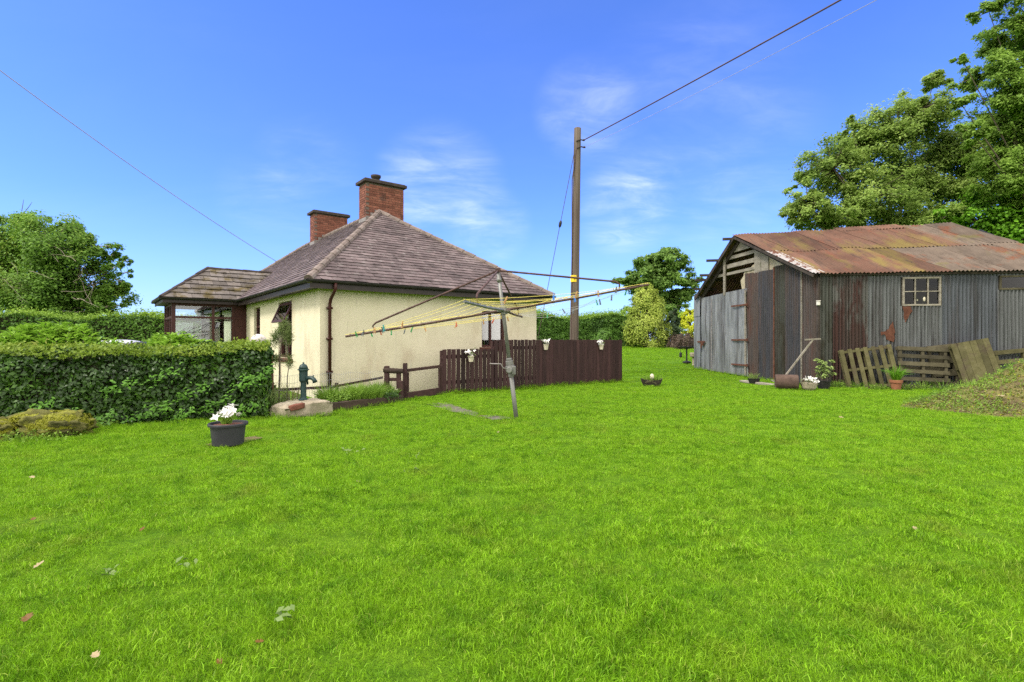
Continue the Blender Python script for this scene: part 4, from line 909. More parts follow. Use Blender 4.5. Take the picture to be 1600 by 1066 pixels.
# ------------------------------------------------------------------ corrugated iron shed
SAc=Vector((8.7,14.9,0)); gd=Vector((-.15,1,0)); ld=Vector((1,-.16,0))
def GA(t,z=0): return SAc+gd*t+Vector((0,0,z))
def LA(s,z=0): return SAc+ld*s+Vector((0,0,z))
shed=thing('iron_shed','old corrugated iron shed with rusty roof and pale double doors','shed',SAc)
EZ=3.22; TA=3.92; AZ=5.02; TB=6.6
def verge(t): return EZ+(AZ-EZ)*(t/TA) if t<TA else AZ-(AZ-EZ)*((t-TA)/(TB-TA))
def corr_sheet(mb,p00,p10,p11,p01,n,pitch=.09,amp=.023,nv=3,m=0,samp=7,wob=.0):
    p00,p10,p11,p01=[Vector(p) for p in (p00,p10,p11,p01)]; n=Vector(n).normalized(); W=(p10-p00).length; nu=max(4,int(W/pitch*samp)); b=[]
    vs=[]
    for j in range(nv+1):
        v=j/nv
        for i in range(nu+1):
            u=i/nu; p=(p00*(1-u)+p10*u)*(1-v)+(p01*(1-u)+p11*u)*v
            d=amp*math.sin(2*math.pi*u*W/pitch)+wob*mno.noise(p*1.4)
            vs.append(p+n*d)
    fs=[(j*(nu+1)+i,j*(nu+1)+i+1,(j+1)*(nu+1)+i+1,(j+1)*(nu+1)+i) for j in range(nv) for i in range(nu)]
    mb.add(vs,fs,m)
wn=Vector((-.16,-1,0)).normalized(); gn=Vector((-1,-.15,0)).normalized()
SM=[M[k] for k in ('sh_grey','sh_blue','sh_rust','sh_green','sh_dark','sh_brown')]
# long side wall (toward the camera)
mb=MB(); S_END=6.35
gzL=lambda s:float(gz(*LA(s)[:2]))-.04
def wsheet(a,b,z0,z1,m,off=0.0): corr_sheet(mb,LA(a,z0)+wn*off,LA(b,z0)+wn*off,LA(b,z1)+wn*off,LA(a,z1)+wn*off,wn,m=m,wob=.02,nv=5)
W1=(2.09,3.03,2.27,3.06); W2=(4.42,5.36,2.68,3.06)
zt=3.21
wsheet(.0,.36,-.05,zt,3,.012); wsheet(.34,.78,-.05,zt,2,.0); wsheet(.76,1.22,-.05,zt,2,.012); wsheet(1.20,2.06,-.05,zt,0,.0)
wsheet(2.04,3.08,-.05,W1[2],0,.013); wsheet(2.04,3.08,W1[3],zt,0,.013); wsheet(3.06,4.40,-.05,zt,1,.0); wsheet(4.38,5.40,-.05,W2[2],0,.013); wsheet(4.38,5.40,W2[3],zt,0,.013); wsheet(5.38,S_END,-.05,zt,1,.0)
# rust hole patches
mb.build('side_wall',SM,shed,smooth=True)
mb=MB()
for (cx,cz,pts) in ((1.75,1.53,[(-.22,-.02),(-.05,.05),(.0,.12),(.10,.30),(.14,.02),(.12,-.26),(-.02,-.20),(-.08,-.10)]),(2.19,2.05,[(-.10,.20),(.09,.20),(.13,.06),(.04,-.1),(-.06,-.22),(-.08,-.06)])):
    pp_=[]
    for i_ in range(len(pts)):
        for f_ in range(4):
            x0,z0_=pts[i_];x1,z1_=pts[(i_+1)%len(pts)]; pp_.append((x0+(x1-x0)*f_/4+random.gauss(0,.012),z0_+(z1_-z0_)*f_/4+random.gauss(0,.02)))
    mb.prism([LA(cx+x,cz+z)+wn*.032 for x,z in pp_],-wn*.004)
mb.build('rust_patch',M['rust'],shed)
mb=MB(); fa,fb=GA(7.0,0)+ld*.05,LA(S_END,0)+gd*7.0; corr_sheet(mb,fb,fa,fa+Vector((0,0,3.2)),fb+Vector((0,0,3.2)),(0,1,0),m=0,samp=4); mb.build('far_wall',SM,shed)
mb=MB(); e0=LA(S_END,-.05); corr_sheet(mb,e0,e0+gd*7,e0+gd*7+Vector((0,0,3.2)),e0+Vector((0,0,3.2)),(1,.15,0),m=1,samp=4); mb.poly([e0+Vector((0,0,3.2)),e0+gd*7+Vector((0,0,3.2)),e0+gd*2.6+Vector((0,0,4.85))],1); mb.build('end_wall',SM,shed)
mb=MB(); ca=LA(.12,0)+gd*.35; cb=LA(S_END-.1,0)+gd*.5; mb.bar(ca.lerp(cb,.2)+gd*2.6+Vector((0,0,.9)),cb+gd*2.6+Vector((0,0,.9)),.06,1.8); mb.build('inner_partition',M['darkwood'],shed)
mb=MB(); mb.prism([LA(.1,.0),LA(6.2,0),LA(6.2,0)+Vector((-.9,6,0)),GA(6.5,0)],(0,0,.16)); mb.build('shed_floor',M['earth'],shed)
def swindow(w,nx_,nz_,mt):
    a,b,z0,z1=w; R=Matrix((ld.normalized(),wn,Vector((0,0,1)))).transposed(); k=ld.length; c=lambda s,z,d=.0:LA(s,z)+wn*d; mb=MB(); t=.045
    mb.box(c(a+t/2,(z0+z1)/2),(t,.07,z1-z0),R); mb.box(c(b-t/2,(z0+z1)/2),(t,.07,z1-z0),R); mb.box(c((a+b)/2,z0+t/2),((b-a-2*t)*k,.075,t),R); mb.box(c((a+b)/2,z1-t/2),((b-a-2*t)*k,.07,t),R)
    for i in range(1,nx_): mb.box(c(a+(b-a)*i/nx_,(z0+z1)/2),(.028,.05,z1-z0-2*t),R)
    for i in range(1,nz_): mb.box(c((a+b)/2,z0+(z1-z0)*i/nz_,.002),((b-a-2*t)*k,.045,.022),R)
    f=mb.build('window',mt,shed); mb=MB(); mb.box(c((a+b)/2,(z0+z1)/2,-.012),((b-a-2*t)*k,.004,z1-z0-2*t),R); mb.build('pane',M['dimglass'],f); return f
swindow(W1,3,2,M['oldwood']); swindow(W2,1,1,M['palletd'])
# gable end sheets
mb=MB()
def gsheet(a,b,z0,za,zb,m,off=0,tl=0): corr_sheet(mb,GA(b+tl,z0)+gn*off,GA(a+tl,z0)+gn*off,GA(a,za)+gn*off,GA(b,zb)+gn*off,gn,m=m,wob=.03,nv=5,amp=.03,pitch=.10)
gsheet(0,.72,-.05,min(3.3,verge(.02))-.04,verge(.7)-.06,5,.0); gsheet(.69,1.40,-.05,verge(.69)-.05,3.66,4,.014); gsheet(1.38,1.97,-.05,3.68,3.69,3,.0); gsheet(1.95,2.75,.0,3.60,3.62,4,.016); gsheet(2.71,3.56,.02,3.62,3.66,5,.0,-.12)
mb.build('gable_sheets',SM,shed,smooth=True)
for t_,z_,w_,m_ in ((1.955,3.66,.05,'rust'),(.70,3.5,.035,'oldwood'),(1.39,3.6,.03,'darkwood'),(2.74,3.55,.03,'darkwood')):
    mb=MB(); mb.bar(GA(t_,0)+gn*.025,GA(t_,z_)+gn*.025,w_,.03,gn); mb.build('cover_strip',M[m_],shed)
mb=MB(); mb.bar(GA(.03,-.05)+gn*.03+wn*.02,GA(.03,3.1)+gn*.03+wn*.02,.07,.05,gn); mb.build('corner_post',M['darkwood'],shed)
mb=MB(); R=Matrix((gd.normalized(),gn,Vector((0,0,1)))).transposed(); mb.box(GA(.02,2.36)+wn*.06+gn*.05,(.08,.08,.11),R); mb.box(GA(.02,2.43)+wn*.06+gn*.05,(.10,.10,.02),R); mb.build('white_lamp',M['plaster'],shed,bevel=.01)
# gable boarding
def gpoly(name,pts,m_,off,th=.03):
    mb=MB(); mb.prism([GA(t_,z_)+gn*off for t_,z_ in pts],-gn*th); return mb.build(name,m_,shed)
gpoly('infill_panel',[(.9,3.58),(2.26,3.58),(2.26,verge(2.26)-.09),(.9,verge(.9)-.06)],M['infill'],-.03,.08)
gpoly('gable_board',[(2.28,3.60),(2.66,3.60),(2.66,verge(2.66)-.08),(2.28,verge(2.28)-.08)],M['oldwood'],.0); gpoly('gable_board',[(2.67,3.60),(3.02,3.60),(3.02,verge(3.02)-.08),(2.67,verge(2.67)-.08)],M['oldwood'],.004)
gpoly('gable_board',[(3.05,4.52),(4.55,4.52),(3.98,verge(3.98)-.10),(3.86,verge(3.86)-.09),(3.05,verge(3.05)-.09)],M['oldwood'],-.01)
for z0,z1,b in ((4.30,4.42,4.72),(3.99,4.14,5.12),(3.74,3.84,5.55)): gpoly('gable_board',[(3.02,z0),(b+.12,z0),(b,z1),(3.02,z1)],M['oldwood'],-.012)
gpoly('infill_panel',[(3.56,2.7),(3.02,3.55),(3.02,3.95),(3.2,3.9),(3.45,3.75),(3.66,3.82),(3.72,3.6),(3.9,3.45),(3.86,3.3),(3.75,2.9)],M['infill'],-.045,.06)
mb=MB(); mb.bar(GA(4.77,3.0)+gn*.05,GA(4.77,4.42)+gn*.05,.11,.05,gn); mb.build('gable_post',M['oldwood'],shed)
# doors
def door(t0,t1,za,zb,z0a,z0b,m,name,seams=()):
    mb=MB(); corr_sheet(mb,GA(t1,z0b)+gn*.05,GA(t0,z0a)+gn*.05,GA(t0+.12,za)+gn*.05,GA(t1,zb)+gn*.05,gn,pitch=.045,amp=.004,wob=.05,nv=6,samp=6); return mb.build(name,M['sh_door'],shed,smooth=True)
g1=float(gz(*GA(3.3)[:2]))+.03; g2=float(gz(*GA(6.4)[:2]))+.03
dr=door(3.30,6.46,3.14,3.04,g1,g2,0,'door')
R=Matrix((gd.normalized(),gn,Vector((0,0,1)))).transposed()
for z_ in (2.56,1.34,.46):
    mb=MB(); mb.box(GA(3.75,z_)+gn*.10,(1.0,.02,.055),R); mb.tube([GA(3.29,z_-.05)+gn*.10,GA(3.29,z_+.05)+gn*.10],.022,8); mb.build('hinge',M['rust'],dr)
mb=MB(); mb.box(GA(3.42,1.6)+gn*.078,(.07,.03,2.95),R); mb.build('door_edge_board',M['oldwood'],dr)
mb=MB(); mb.box(GA(5.66,1.5)+gn*.075,(.05,.012,2.9),R); mb.build('door_seam',M['lead'],dr)
dl=MB(); corr_sheet(dl,GA(7.05,g2)+gn*.07,GA(6.50,g2)+gn*.07,GA(6.50,2.33)+gn*.07,GA(7.05,2.33)+gn*.07,gn,pitch=.045,amp=.003,wob=.03); corr_sheet(dl,GA(7.05,2.31)+gn*.09,GA(6.50,2.31)+gn*.09,GA(6.52,3.36)+gn*.09,GA(7.0,3.16)+gn*.09,gn,pitch=.045,amp=.003,wob=.03)
d2=dl.build('door',M['sh_door'],shed,smooth=True)
mb=MB(); mb.box(GA(6.40,1.27)+gn*.10,(.55,.03,.07),R); mb.tube([GA(6.35,1.22)+gn*.12,GA(6.35,1.02)+gn*.13],.03,8); mb.box(GA(6.3,1.2)+gn*.11,(.16,.04,.16),R); mb.build('latch',M['rust'],d2)
# roof
RA=GA(TA,AZ); RB=Vector((14.0,16.85,AZ+.03)); EA=LA(-.16,EZ-.02)+wn*.14; EB=LA(6.75,EZ-.06)+wn*.14; RA2=RA+gn*.22+Vector((0,0,.05)); EA=EA+gn*.05
def bil(u,v): return (EA*(1-u)+EB*u)*(1-v)+(RA2*(1-u)+RB*u)*v
rn=(EB-EA).cross(RA2-EA).normalized()
RM=[M['roof'],M['roofg'],M['roofw']]
mb=MB(); random.seed(21); nS=10
for row,(v0,v1,off) in enumerate(((-.0,.53,.0),(.50,1.0,.018))):
    for i in range(nS):
        u0=i/nS-.004;u1=(i+1)/nS+.006; dv=random.uniform(-.02,.02) if row else random.uniform(-.004,.004); o2=rn*(off+.008*(i%2)+random.uniform(0,.006))
        m=0
        if row==0: m=1 if i>=5 else 0
        if row==1 and i>=8: m=1
        if row==0 and i==0:
            um=(u0+u1)*.42
            corr_sheet(mb,bil(u0,v0)+o2*1.5,bil(um,v0)+o2*1.5,bil(um,v1)+o2*1.5,bil(u0,v1)+o2*1.5,rn,m=2,amp=.018,pitch=.1,wob=.02,nv=6); u0=um-.01
        corr_sheet(mb,bil(u0,v0+dv)+o2,bil(u1,v0+dv)+o2,bil(u1,v1+dv*.3)+o2,bil(u0,v1+dv*.3)+o2,rn,m=m,amp=.018,pitch=.1,wob=.035,nv=6)
for (u0,u1) in ((.50,.60),(.61,.78)):
    corr_sheet(mb,bil(u0,.93)+rn*.04,bil(u1,.93)+rn*.05,bil(u1,1.03)+rn*.04,bil(u0,1.03)+rn*.03,rn,m=0,amp=.013)
BL=GA(TB+.15,EZ-.12)+gn*.18; BR=Vector((14.0+.3,20.2,EZ-.12))
bn=(RB-RA2).cross(BL-RA2).normalized(); bn=bn if bn.z>0 else -bn
corr_sheet(mb,RA2-rn*.02,RB,BR,BL,bn,m=0,amp=.013)
mb.build('roof',RM,shed,smooth=True)
mb=MB(); mb.bar(EA-Vector((0,0,.07))+gn*.0,RA2-Vector((0,0,.07)),.03,.075); mb.build('verge_board',M['darkwood'],shed)
mb=MB(); mb.bar(EA+ld*.2-Vector((0,0,.03))-wn*.11,EB-Vector((0,0,.03))-wn*.11,.05,.06); mb.build('eave_rail',M['darkwood'],shed)
mb=MB(); mb.bar(RA2-Vector((0,0,.10)),BL-Vector((0,0,.08)),.05,.13); mb.bar(GA(TA,AZ-.16),GA(TB-.1,EZ-.16),.06,.16); mb.bar(GA(TA-.2,AZ-.2),GA(.3,EZ-.05),.05,.12); mb.build('rafter',M['darkwood'],shed)
for f,l in ((.04,.30),(.36,.42),(.60,.34),(.68,.40),(.84,.25)):
    p=RA2.lerp(BL,f)-Vector((0,0,.03)); mb=MB(); mb.bar(p+ld*.6,p-ld*l+Vector((0,0,.0)),.07,.09); mb.build('purlin',M['darkwood'],shed)
for i in range(6):
    a=i/5; p=GA(TA,AZ-.1).lerp(RB,a); 
mb=MB()
for f in (.25,.5,.75): mb.bar(EA.lerp(RA2,f)-Vector((0,0,.08))+ld*.3,EB.lerp(RB,f)-Vector((0,0,.08)),.06,.08)
mb.build('inner_purlins',M['darkwood'],shed)
EXCL.append([GA(0)[:2],LA(6.6)[:2],(15.4,21.5),GA(7.1)[:2]])
def orn(name,s,z,prof,label):
    p=LA(s,z)-wn*.06; mb=MB(); mb.lathe([(r,h) for r,h in prof],p,14); o=mb.build(name,M['creampot'],smooth=True); tag(o,label,'ornament')
mb=MB(); mb.box(LA(2.56,2.31)-wn*.07,(.9,.10,.02),Matrix((ld.normalized(),wn,Vector((0,0,1)))).transposed()); mb.build('window_shelf',M['oldwood'],shed)
orn('ornament',2.47,2.325,[(.04,0),(.025,.03),(.055,.10),(.04,.16),(.012,.21)],'pale pointed ornament inside the shed window'); orn('ornament',2.64,2.325,[(.04,0),(.025,.03),(.055,.08),(.06,.15),(.045,.21),(.015,.23)],'pale rounded ornament inside the shed window')

# ------------------------------------------------------------------ pallets leaning on the shed
def pallet(label,s,off,wid,hei,nb,orient,mat_,lean,roll,gapf=.5):
    p=LA(s)+wn*off; p.z=float(gz(p.x,p.y)); o=thing('pallet',label,'pallet',p,math.atan2(ld.y,ld.x),'wooden pallets leaning on the shed wall')
    o.matrix_basis=Matrix.Translation(p)@Matrix.Rotation(math.atan2(ld.y,ld.x),4,'Z')@Matrix.Rotation(lean,4,'X')@Matrix.Rotation(roll,4,'Y')
    V_=orient=='v'
    A,B=(wid,hei) if V_ else (hei,wid)
    def bx(mb,u,v,y,du,dv,dy):
        R=Matrix.Rotation(random.uniform(-.012,.012),3,'Y'); 
        mb.box((u,y,v) if V_ else (v-wid/2 if False else v-B/2,y,u+A/2),(du,dy,dv) if V_ else (dv,dy,du),R)
    mb=MB(); bw=A/nb*(1-gapf)
    for i in range(nb):
        u=-A/2+bw/2+(A-bw)*i/(nb-1); bx(mb,u,B/2,-.055,bw*random.uniform(.93,1.05),B,.018)
    mb.build('front_boards',mat_,o,world=False)
    for f in (.06,.5,.94):
        mb=MB(); 
        if V_: mb.box((0,-.001,B*f),(A,.088,.07))
        else: mb.box((-B/2+B*f,-.001,A/2),(.07,.088,A))
        mb.build('stringer',mat_,o,world=False)
    mb=MB()
    for i in range(3): bx(mb,-A/2+.05+(A-.1)*i/2,B/2,.055,.09,B,.018)
    mb.build('back_boards',mat_,o,world=False)
    return o
pallet('pallet with upright slats, leaning left of the terracotta pot',1.22,.36,1.32,1.16,7,'v',M['palletg'],-.20,-.13,.45)
pallet('pallet with level slats behind the terracotta pot',2.45,.30,1.25,1.14,6,'h',M['palletd'],-.16,.05,.46)
pallet('narrow pallet stood on edge behind the sloping boarded pallet',3.1,.17,.62,1.2,4,'h',M['palletd'],-.12,-.12,.4)
pallet('tilted pallet of close green boards, tallest of the row',3.78,.50,.94,1.34,6,'v',M['palletg'],-.2,-.19,.06)
pallet('pallet with level boards half hidden behind the compost heap',4.98,.30,1.5,1.12,5,'h',M['palletg'],-.16,-.10,.5)
# garden roller
M['drum']=mat('brown_iron',[(.25,(.045,.028,.022)),(.55,(.085,.055,.042)),(.8,(.13,.085,.065))],scale=6,rough=.9,bump=.3)
rc=P(1229,594,14.1); rc.z=.20+float(gz(rc.x,rc.y)); rol=thing('garden_roller','rusty iron lawn roller with long wooden handle beside the shed','roller',(rc.x,rc.y,0))
axr=Vector((.93,-.37,0)).normalized(); R=Matrix((Vector((0,0,1)).cross(axr),Vector((0,0,1)),axr)).transposed()
mb=MB(); mb.lathe([(.10,-.25),(.115,-.27),(.185,-.275),(.20,-.26),(.2,.26),(.185,.275),(.165,.27),(.16,.255),(.05,.25)],rc,30,R); mb.build('drum',M['drum'],rol)
tp_=P(1270,531,14.35); mb=MB(); mb.bar(rc+Vector((-.03,.2,.02)),tp_,.035,.04); mb.tube([rc-axr*.29,rc-axr*.29+Vector((0,.2,.03)),rc+axr*.29+Vector((0,.2,.03)),rc+axr*.29],.012,6); mb.bar(P(1258,531,14.33),P(1282,529.5,14.4),.045,.04); mb.build('handle',M['oldwood'],rol)
# small plants along the shed
sc=P(1287,596,14.15); sc.z=float(gz(sc.x,sc.y)); shr=thing('potted_shrub','pale green leafy shrub in a dark pot by the shed corner','plant',sc)
mb=MB(); mb.lathe([(.13,0),(.17,.22),(.185,.23),(.18,.25),(.16,.24)],sc,18); mb.build('pot',M['black'],shr); 
cen=[];mb=MB()
for i in range(26):
    a=random.uniform(0,6.28); r=random.uniform(.04,.27); z=random.uniform(.34,.80); q=sc+Vector((r*math.cos(a)*1.05,r*math.sin(a)*.8,z)); mb.tube([sc+Vector((0,0,.2)),sc.lerp(q,.5)+Vector((0,0,.08)),q],[.008,.006,.003],5); cen.append(q)
mb.build('stems',M['bark'],shr)
ps=[];ns=[];axs=[]
for q in cen:
    for k in range(11):
        d=np.array([random.gauss(0,1),random.gauss(0,1),random.gauss(.5,.6)]); d/=np.linalg.norm(d); ps.append(np.array(q)+d*.055); axs.append(d); ns.append(np.array([0,-.3,1])+RNG.normal(size=3)*.4)
leaves('leaves',np.array(ps),np.array(ns),RNG.uniform(.08,.115,len(ps)),.55,M['l_shrub'],shr,axis=np.array(axs))
fc=P(1264,603,13.9); fc.z=float(gz(fc.x,fc.y)); bk_=thing('flower_basket','weathered stone planter with white flowers beside the garden roller','flower pot',fc)
mb=MB(); mb.lathe([(.11,0),(.17,.06),(.20,.17),(.205,.20),(.18,.2)],fc,18); mb.build('stone_planter',M['concrete'],bk_)
flowers('white_flowers',[(fc.x+random.uniform(-.14,.16),fc.y+random.uniform(-.16,.05),fc.z+random.uniform(.22,.33)) for _ in range(10)],.09,M['white'],bk_)
weeds('leaves',(fc.x,fc.y,fc.z+.16),160,.22,.2,M['l_needle'],bk_,.05)
tc_=P(1400,609,13.85); tc_.z=float(gz(tc_.x,tc_.y)); tp2=thing('terracotta_pot','terracotta pot with spiky grass plant standing before the pallets','flower pot',tc_)
mb=MB(); mb.lathe([(.095,0),(.13,.20),(.148,.205),(.152,.27),(.14,.275),(.125,.25),(.02,.25)],tc_,24); mb.build('pot',M['terracotta'],tp2)
tuft('spiky_leaves',(tc_.x,tc_.y,tc_.z+.24),150,.46,.62,M['l_ivy'],tp2,.02,.06)
lc=P(1178,593,15.6); lc.z=float(gz(lc.x,lc.y))+.03; tr=thing('small_planter','small dark planter with low plants beside the shed doors','planter',lc)
mb=MB(); mb.lathe([(.13,0),(.17,.13),(.18,.14),(.16,.14)],lc,16); mb.build('pot',M['black'],tr); tuft('plants',(lc.x,lc.y,lc.z+.12),70,.22,.5,M['l_shrub'],tr,.014,.12)
mb=MB(); a=P(1160,594,16.2);b=P(1212,601,14.8); a.z=float(gz(a.x,a.y))+.04;b.z=float(gz(b.x,b.y))+.04; mb.bar(a,b,.22,.07); o=mb.build('timber_baulk',M['oldwood'],bevel=.012); tag(o,'old grey timber lying on the ground along the shed gable','timber')
for i,(s,o2,n,h) in enumerate([(.4,.25,60,.3),(.75,.5,50,.25),(1.2,.6,60,.22),(1.75,.62,60,.25),(2.3,.55,60,.3),(2.75,.6,50,.32),(3.2,.7,60,.25),(.15,.5,50,.2)]):
    p=LA(s)+wn*o2; o=thing('weed_clump','patch of weeds growing at the foot of the shed wall','weeds',(p.x,p.y,0),0,'weed clumps along the shed'); zc=float(gz(p.x,p.y))
    tuft('stalks',(p.x,p.y,zc),n,h,.5,M['l_weed'],o,.010,.16); weeds('leaves',(p.x,p.y,zc),150,.26,h*.8,M['l_hedge' if i%2 else 'l_weed'],o,.05)
# bird feeder stand
bf=P(1073,572,23.5); zb=float(gz(bf.x,bf.y)); bf.z=zb; bd=thing('bird_table','dark iron bird feeding stand on the grass left of the shed','bird table',bf)
sc_=lambda px:px*23.5/F
mb=MB(); mb.tube([bf,bf+Vector((0,0,sc_(27)))],.035,8); mb.build('pillar',M['black'],bd)
mb=MB(); mb.lathe([(.05,-.05),(.28,-.02),(.30,.03),(.27,.03),(.05,-.01)],bf+Vector((0,0,sc_(27)+.02)),18); mb.build('dish',M['black'],bd)
mb=MB(); mb.lathe([(.10,0),(.19,.04),(.19,.08),(.06,.13)],bf+Vector((0,0,.06)),14); mb.build('foot',M['black'],bd)
mb=MB(); q=bf+Vector((-.27,0,sc_(27))); mb.tube([q,q-Vector((0,0,.22))],.008,5); mb.lathe([(.02,0),(.06,-.05),(.06,-.2),(.03,-.24)],q-Vector((0,0,.2)),10); mb.build('hanging_feeder',M['black'],bd)
st=P(1084,575,23.0); st.z=float(gz(st.x,st.y)); mb=MB(); mb.lathe([(.08,0),(.06,.1),(.06,.35),(.15,.42),(.17,.55),(.13,.58)],st,14); o=mb.build('stone_urn',M['concrete'],smooth=False); tag(o,'grey stone urn half hidden behind the shed door','urn')

# long grass left by the mower
PB=[];
def fringe(a,b,n,dx=0.0,h=.14):
    a=Vector(a);b=Vector(b)
    for i in range(n):
        p=a.lerp(b,random.random())+Vector((random.gauss(0,.03),random.gauss(dx,.03),0)); PB.append((p.x,p.y,float(gz(p.x,p.y))-.01,h*random.uniform(.4,1.25)))
fringe(HP(2.5,-1.13),HP(9.1,-1.13),1500); fringe(HP(9.08,-1.13),HP(9.08,-.9),60); fringe(LA(.1)+wn*.1,LA(6.2)+wn*.1,900,0,.2); fringe(GA(.1)+gn*.1,GA(7)+gn*.14,700,0,.13); fringe(bedL-bk*.03,bedR-bk*.03,260,0,.10); fringe(SB(-.43,-.28,0),SB(.43,-.28,0),220,0,.10); fringe(SB(-.45,-.25,0),SB(-.45,.2,0),120,0,.12); fringe((pc.x-.2,pc.y-.19,0),(pc.x+.2,pc.y-.19,0),40,0,.06); fringe(pbase+Vector((-.2,-.2,0)),pbase+Vector((.2,-.2,0)),60); fringe(bc+Vector((-.32,-.2,0)),bc+Vector((.32,-.2,0)),70,0,.08); fringe(base+Vector((-.06,-.04,0)),base+Vector((.06,-.04,0)),40,0,.08)
for a_ in np.linspace(math.pi*.95,math.pi*1.75,40): fringe((hc.x+2.42*math.cos(a_)-.12,hc.y+1.42*math.sin(a_),0),(hc.x+2.42*math.cos(a_)+.12,hc.y+1.40*math.sin(a_),0),26,0,.11)
PB=np.array(PB); n=len(PB); V,Fq=blades_geo(PB[:,:3],np.stack([RNG.normal(0,.35,n)*PB[:,3],RNG.normal(-.1,.35,n)*PB[:,3],PB[:,3]],1),RNG.uniform(.004,.009,n))
lg=npmesh('long_grass',V,Fq,M['grass']); lg['kind']='stuff'; lg['label']='longer grass left uncut along fence, shed and stones'
# ------------------------------------------------------------------ hedges
def hedge(name,label,poly,height,leafn,size,lmat,newmat,group=None,newn=0,inset=.10,topj=.05,asp=.55,sprig=None,cat='hedge',zb=0.0):
    """poly: plan outline (x,y) front-left, front-right, back-right, back-left; height(x,y) -> top z"""
    c=sum((Vector((p[0],p[1],0)) for p in poly),Vector())/4
    o=thing(name,label,cat,(c.x,c.y,0),0,group)
    pts=[Vector((p[0],p[1],0)) for p in poly]; ins=[p+(c-p).normalized()*0 for p in pts]
    # inner twigs body
    fl,fr_,br,bl=pts; U=(fr_-fl).normalized(); V=Vector((-U.y,U.x,0))
    w=(fr_-fl).length; dep=(bl-fl).length
    def fn(a,b,cc):
        p=(fl*(1-a)+fr_*a)*(1-b)+(bl*(1-a)+br*a)*b; p=p+U*inset*(1-2*a)+V*inset*(1-2*b); z0=float(gz(p.x,p.y))-.05; z=z0+(height(p.x,p.y)-inset*.8-z0)*cc
        q=Vector((p.x,p.y,z)); k=mno.fractal(q*2.5,.9,2,4)*.05*(1 if cc>0 else 0); return q+Vector((k,-k,k))
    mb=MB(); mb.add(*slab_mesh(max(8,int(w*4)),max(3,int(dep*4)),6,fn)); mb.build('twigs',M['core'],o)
    A=[(w*height(fl.x,fl.y),0),(w*dep,1),(dep*1.3,2),(w*.6,3)]; tot=sum(a for a,_ in A); PP=[];NN=[]
    for a,kind in A:
        n=int(leafn*a/tot); r1=RNG.uniform(0,1,n); r2=RNG.uniform(0,1,n)
        if kind==0: aa,bb,zz,nn=r1,np.zeros(n),r2,np.array([-V.x,-V.y,.25])
        elif kind==1: aa,bb,zz,nn=r1,r2,np.ones(n),np.array([0,0,1.])
        elif kind==2: aa,bb,zz,nn=np.ones(n),r1,r2,np.array([U.x,U.y,.25])
        else: aa,bb,zz,nn=r1,np.ones(n),.4+.6*r2,np.array([V.x,V.y,.25])
        x=(fl.x*(1-aa)+fr_.x*aa)*(1-bb)+(bl.x*(1-aa)+br.x*aa)*bb; y=(fl.y*(1-aa)+fr_.y*aa)*(1-bb)+(bl.y*(1-aa)+br.y*aa)*bb
        g0=gz(x,y)+zb; h=np.array([height(a_,b_) for a_,b_ in zip(x,y)]); z=g0+(h-g0)*zz
        bulge=np.array([mno.noise(Vector((a_*1.7,b_*1.7,c_*2.2)))*.09+mno.noise(Vector((a_*5,b_*5,c_*5)))*.075 for a_,b_,c_ in zip(x,y,z)])
        rnd=np.where(zz>.88,-(zz-.88)*.6,0)+np.where(zz<.1,-.03,0) if kind!=1 else 0
        d=-np.abs(RNG.normal(0,.07,n))+bulge+.03+rnd
        if kind==1: d=d*1.0-np.minimum(1,np.maximum(0,.2-np.minimum(bb,1-bb))/.2)*.05
        pos=np.stack([x,y,z],1)+nrm(np.tile(nn,(n,1)))*d[:,None]
        PP.append(pos); NN.append(np.tile(nn,(n,1))+RNG.normal(0,.55,(n,3))+[0,0,.25])
    pos=np.concatenate(PP);nor=np.concatenate(NN)
    leaves('foliage',pos,nor,size*RNG.uniform(.55,1.25,len(pos)),asp,lmat,o)
    if newn:
        aa=RNG.uniform(0,1,newn);bb=RNG.uniform(-.02,1,newn); x=(fl.x*(1-aa)+fr_.x*aa)*(1-bb)+(bl.x*(1-aa)+br.x*aa)*bb; y=(fl.y*(1-aa)+fr_.y*aa)*(1-bb)+(bl.y*(1-aa)+br.y*aa)*bb
        h=np.array([height(a_,b_)+mno.noise(Vector((a_*1.7,b_*1.7,2)))*.06 for a_,b_ in zip(x,y)])
        pos=np.stack([x,y,h+np.abs(RNG.normal(0,topj,newn))-.02-np.where(bb<.08,.03*RNG.uniform(0,1,newn),0)],1)
        leaves('new_growth',pos,RNG.normal(0,.7,(newn,3))+[0,-.35,.7],size*RNG.uniform(.5,1.1,newn),.45,newmat,o)
    if sprig:
        ps=[];ns=[];ax_=[]
        for (sx_,sz_) in sprig:
            p0=fl.lerp(fr_,sx_)-V*.04+Vector((0,0,sz_))
            for k in range(60):
                t_=random.uniform(0,1); d=Vector((random.gauss(.1,.5),-.35,random.gauss(.1,.35))); q=p0+Vector((t_*.45+random.gauss(0,.06),0,-.12+t_*.22+random.gauss(0,.05)))-V*random.uniform(0,.09); ps.append(q[:]);ns.append((random.gauss(0,.4),-.6,.8)); ax_.append(d[:])
        leaves('bright_sprays',np.array(ps),np.array(ns),RNG.uniform(.05,.09,len(ps)),.5,M['l_spray'],o,axis=np.array(ax_))
    return o
h0=Vector((-9.6,6.70,0)); h1=Vector((-4.12,8.88,0)); U_=(h1-h0).normalized(); V_=Vector((-U_.y,U_.x,0))
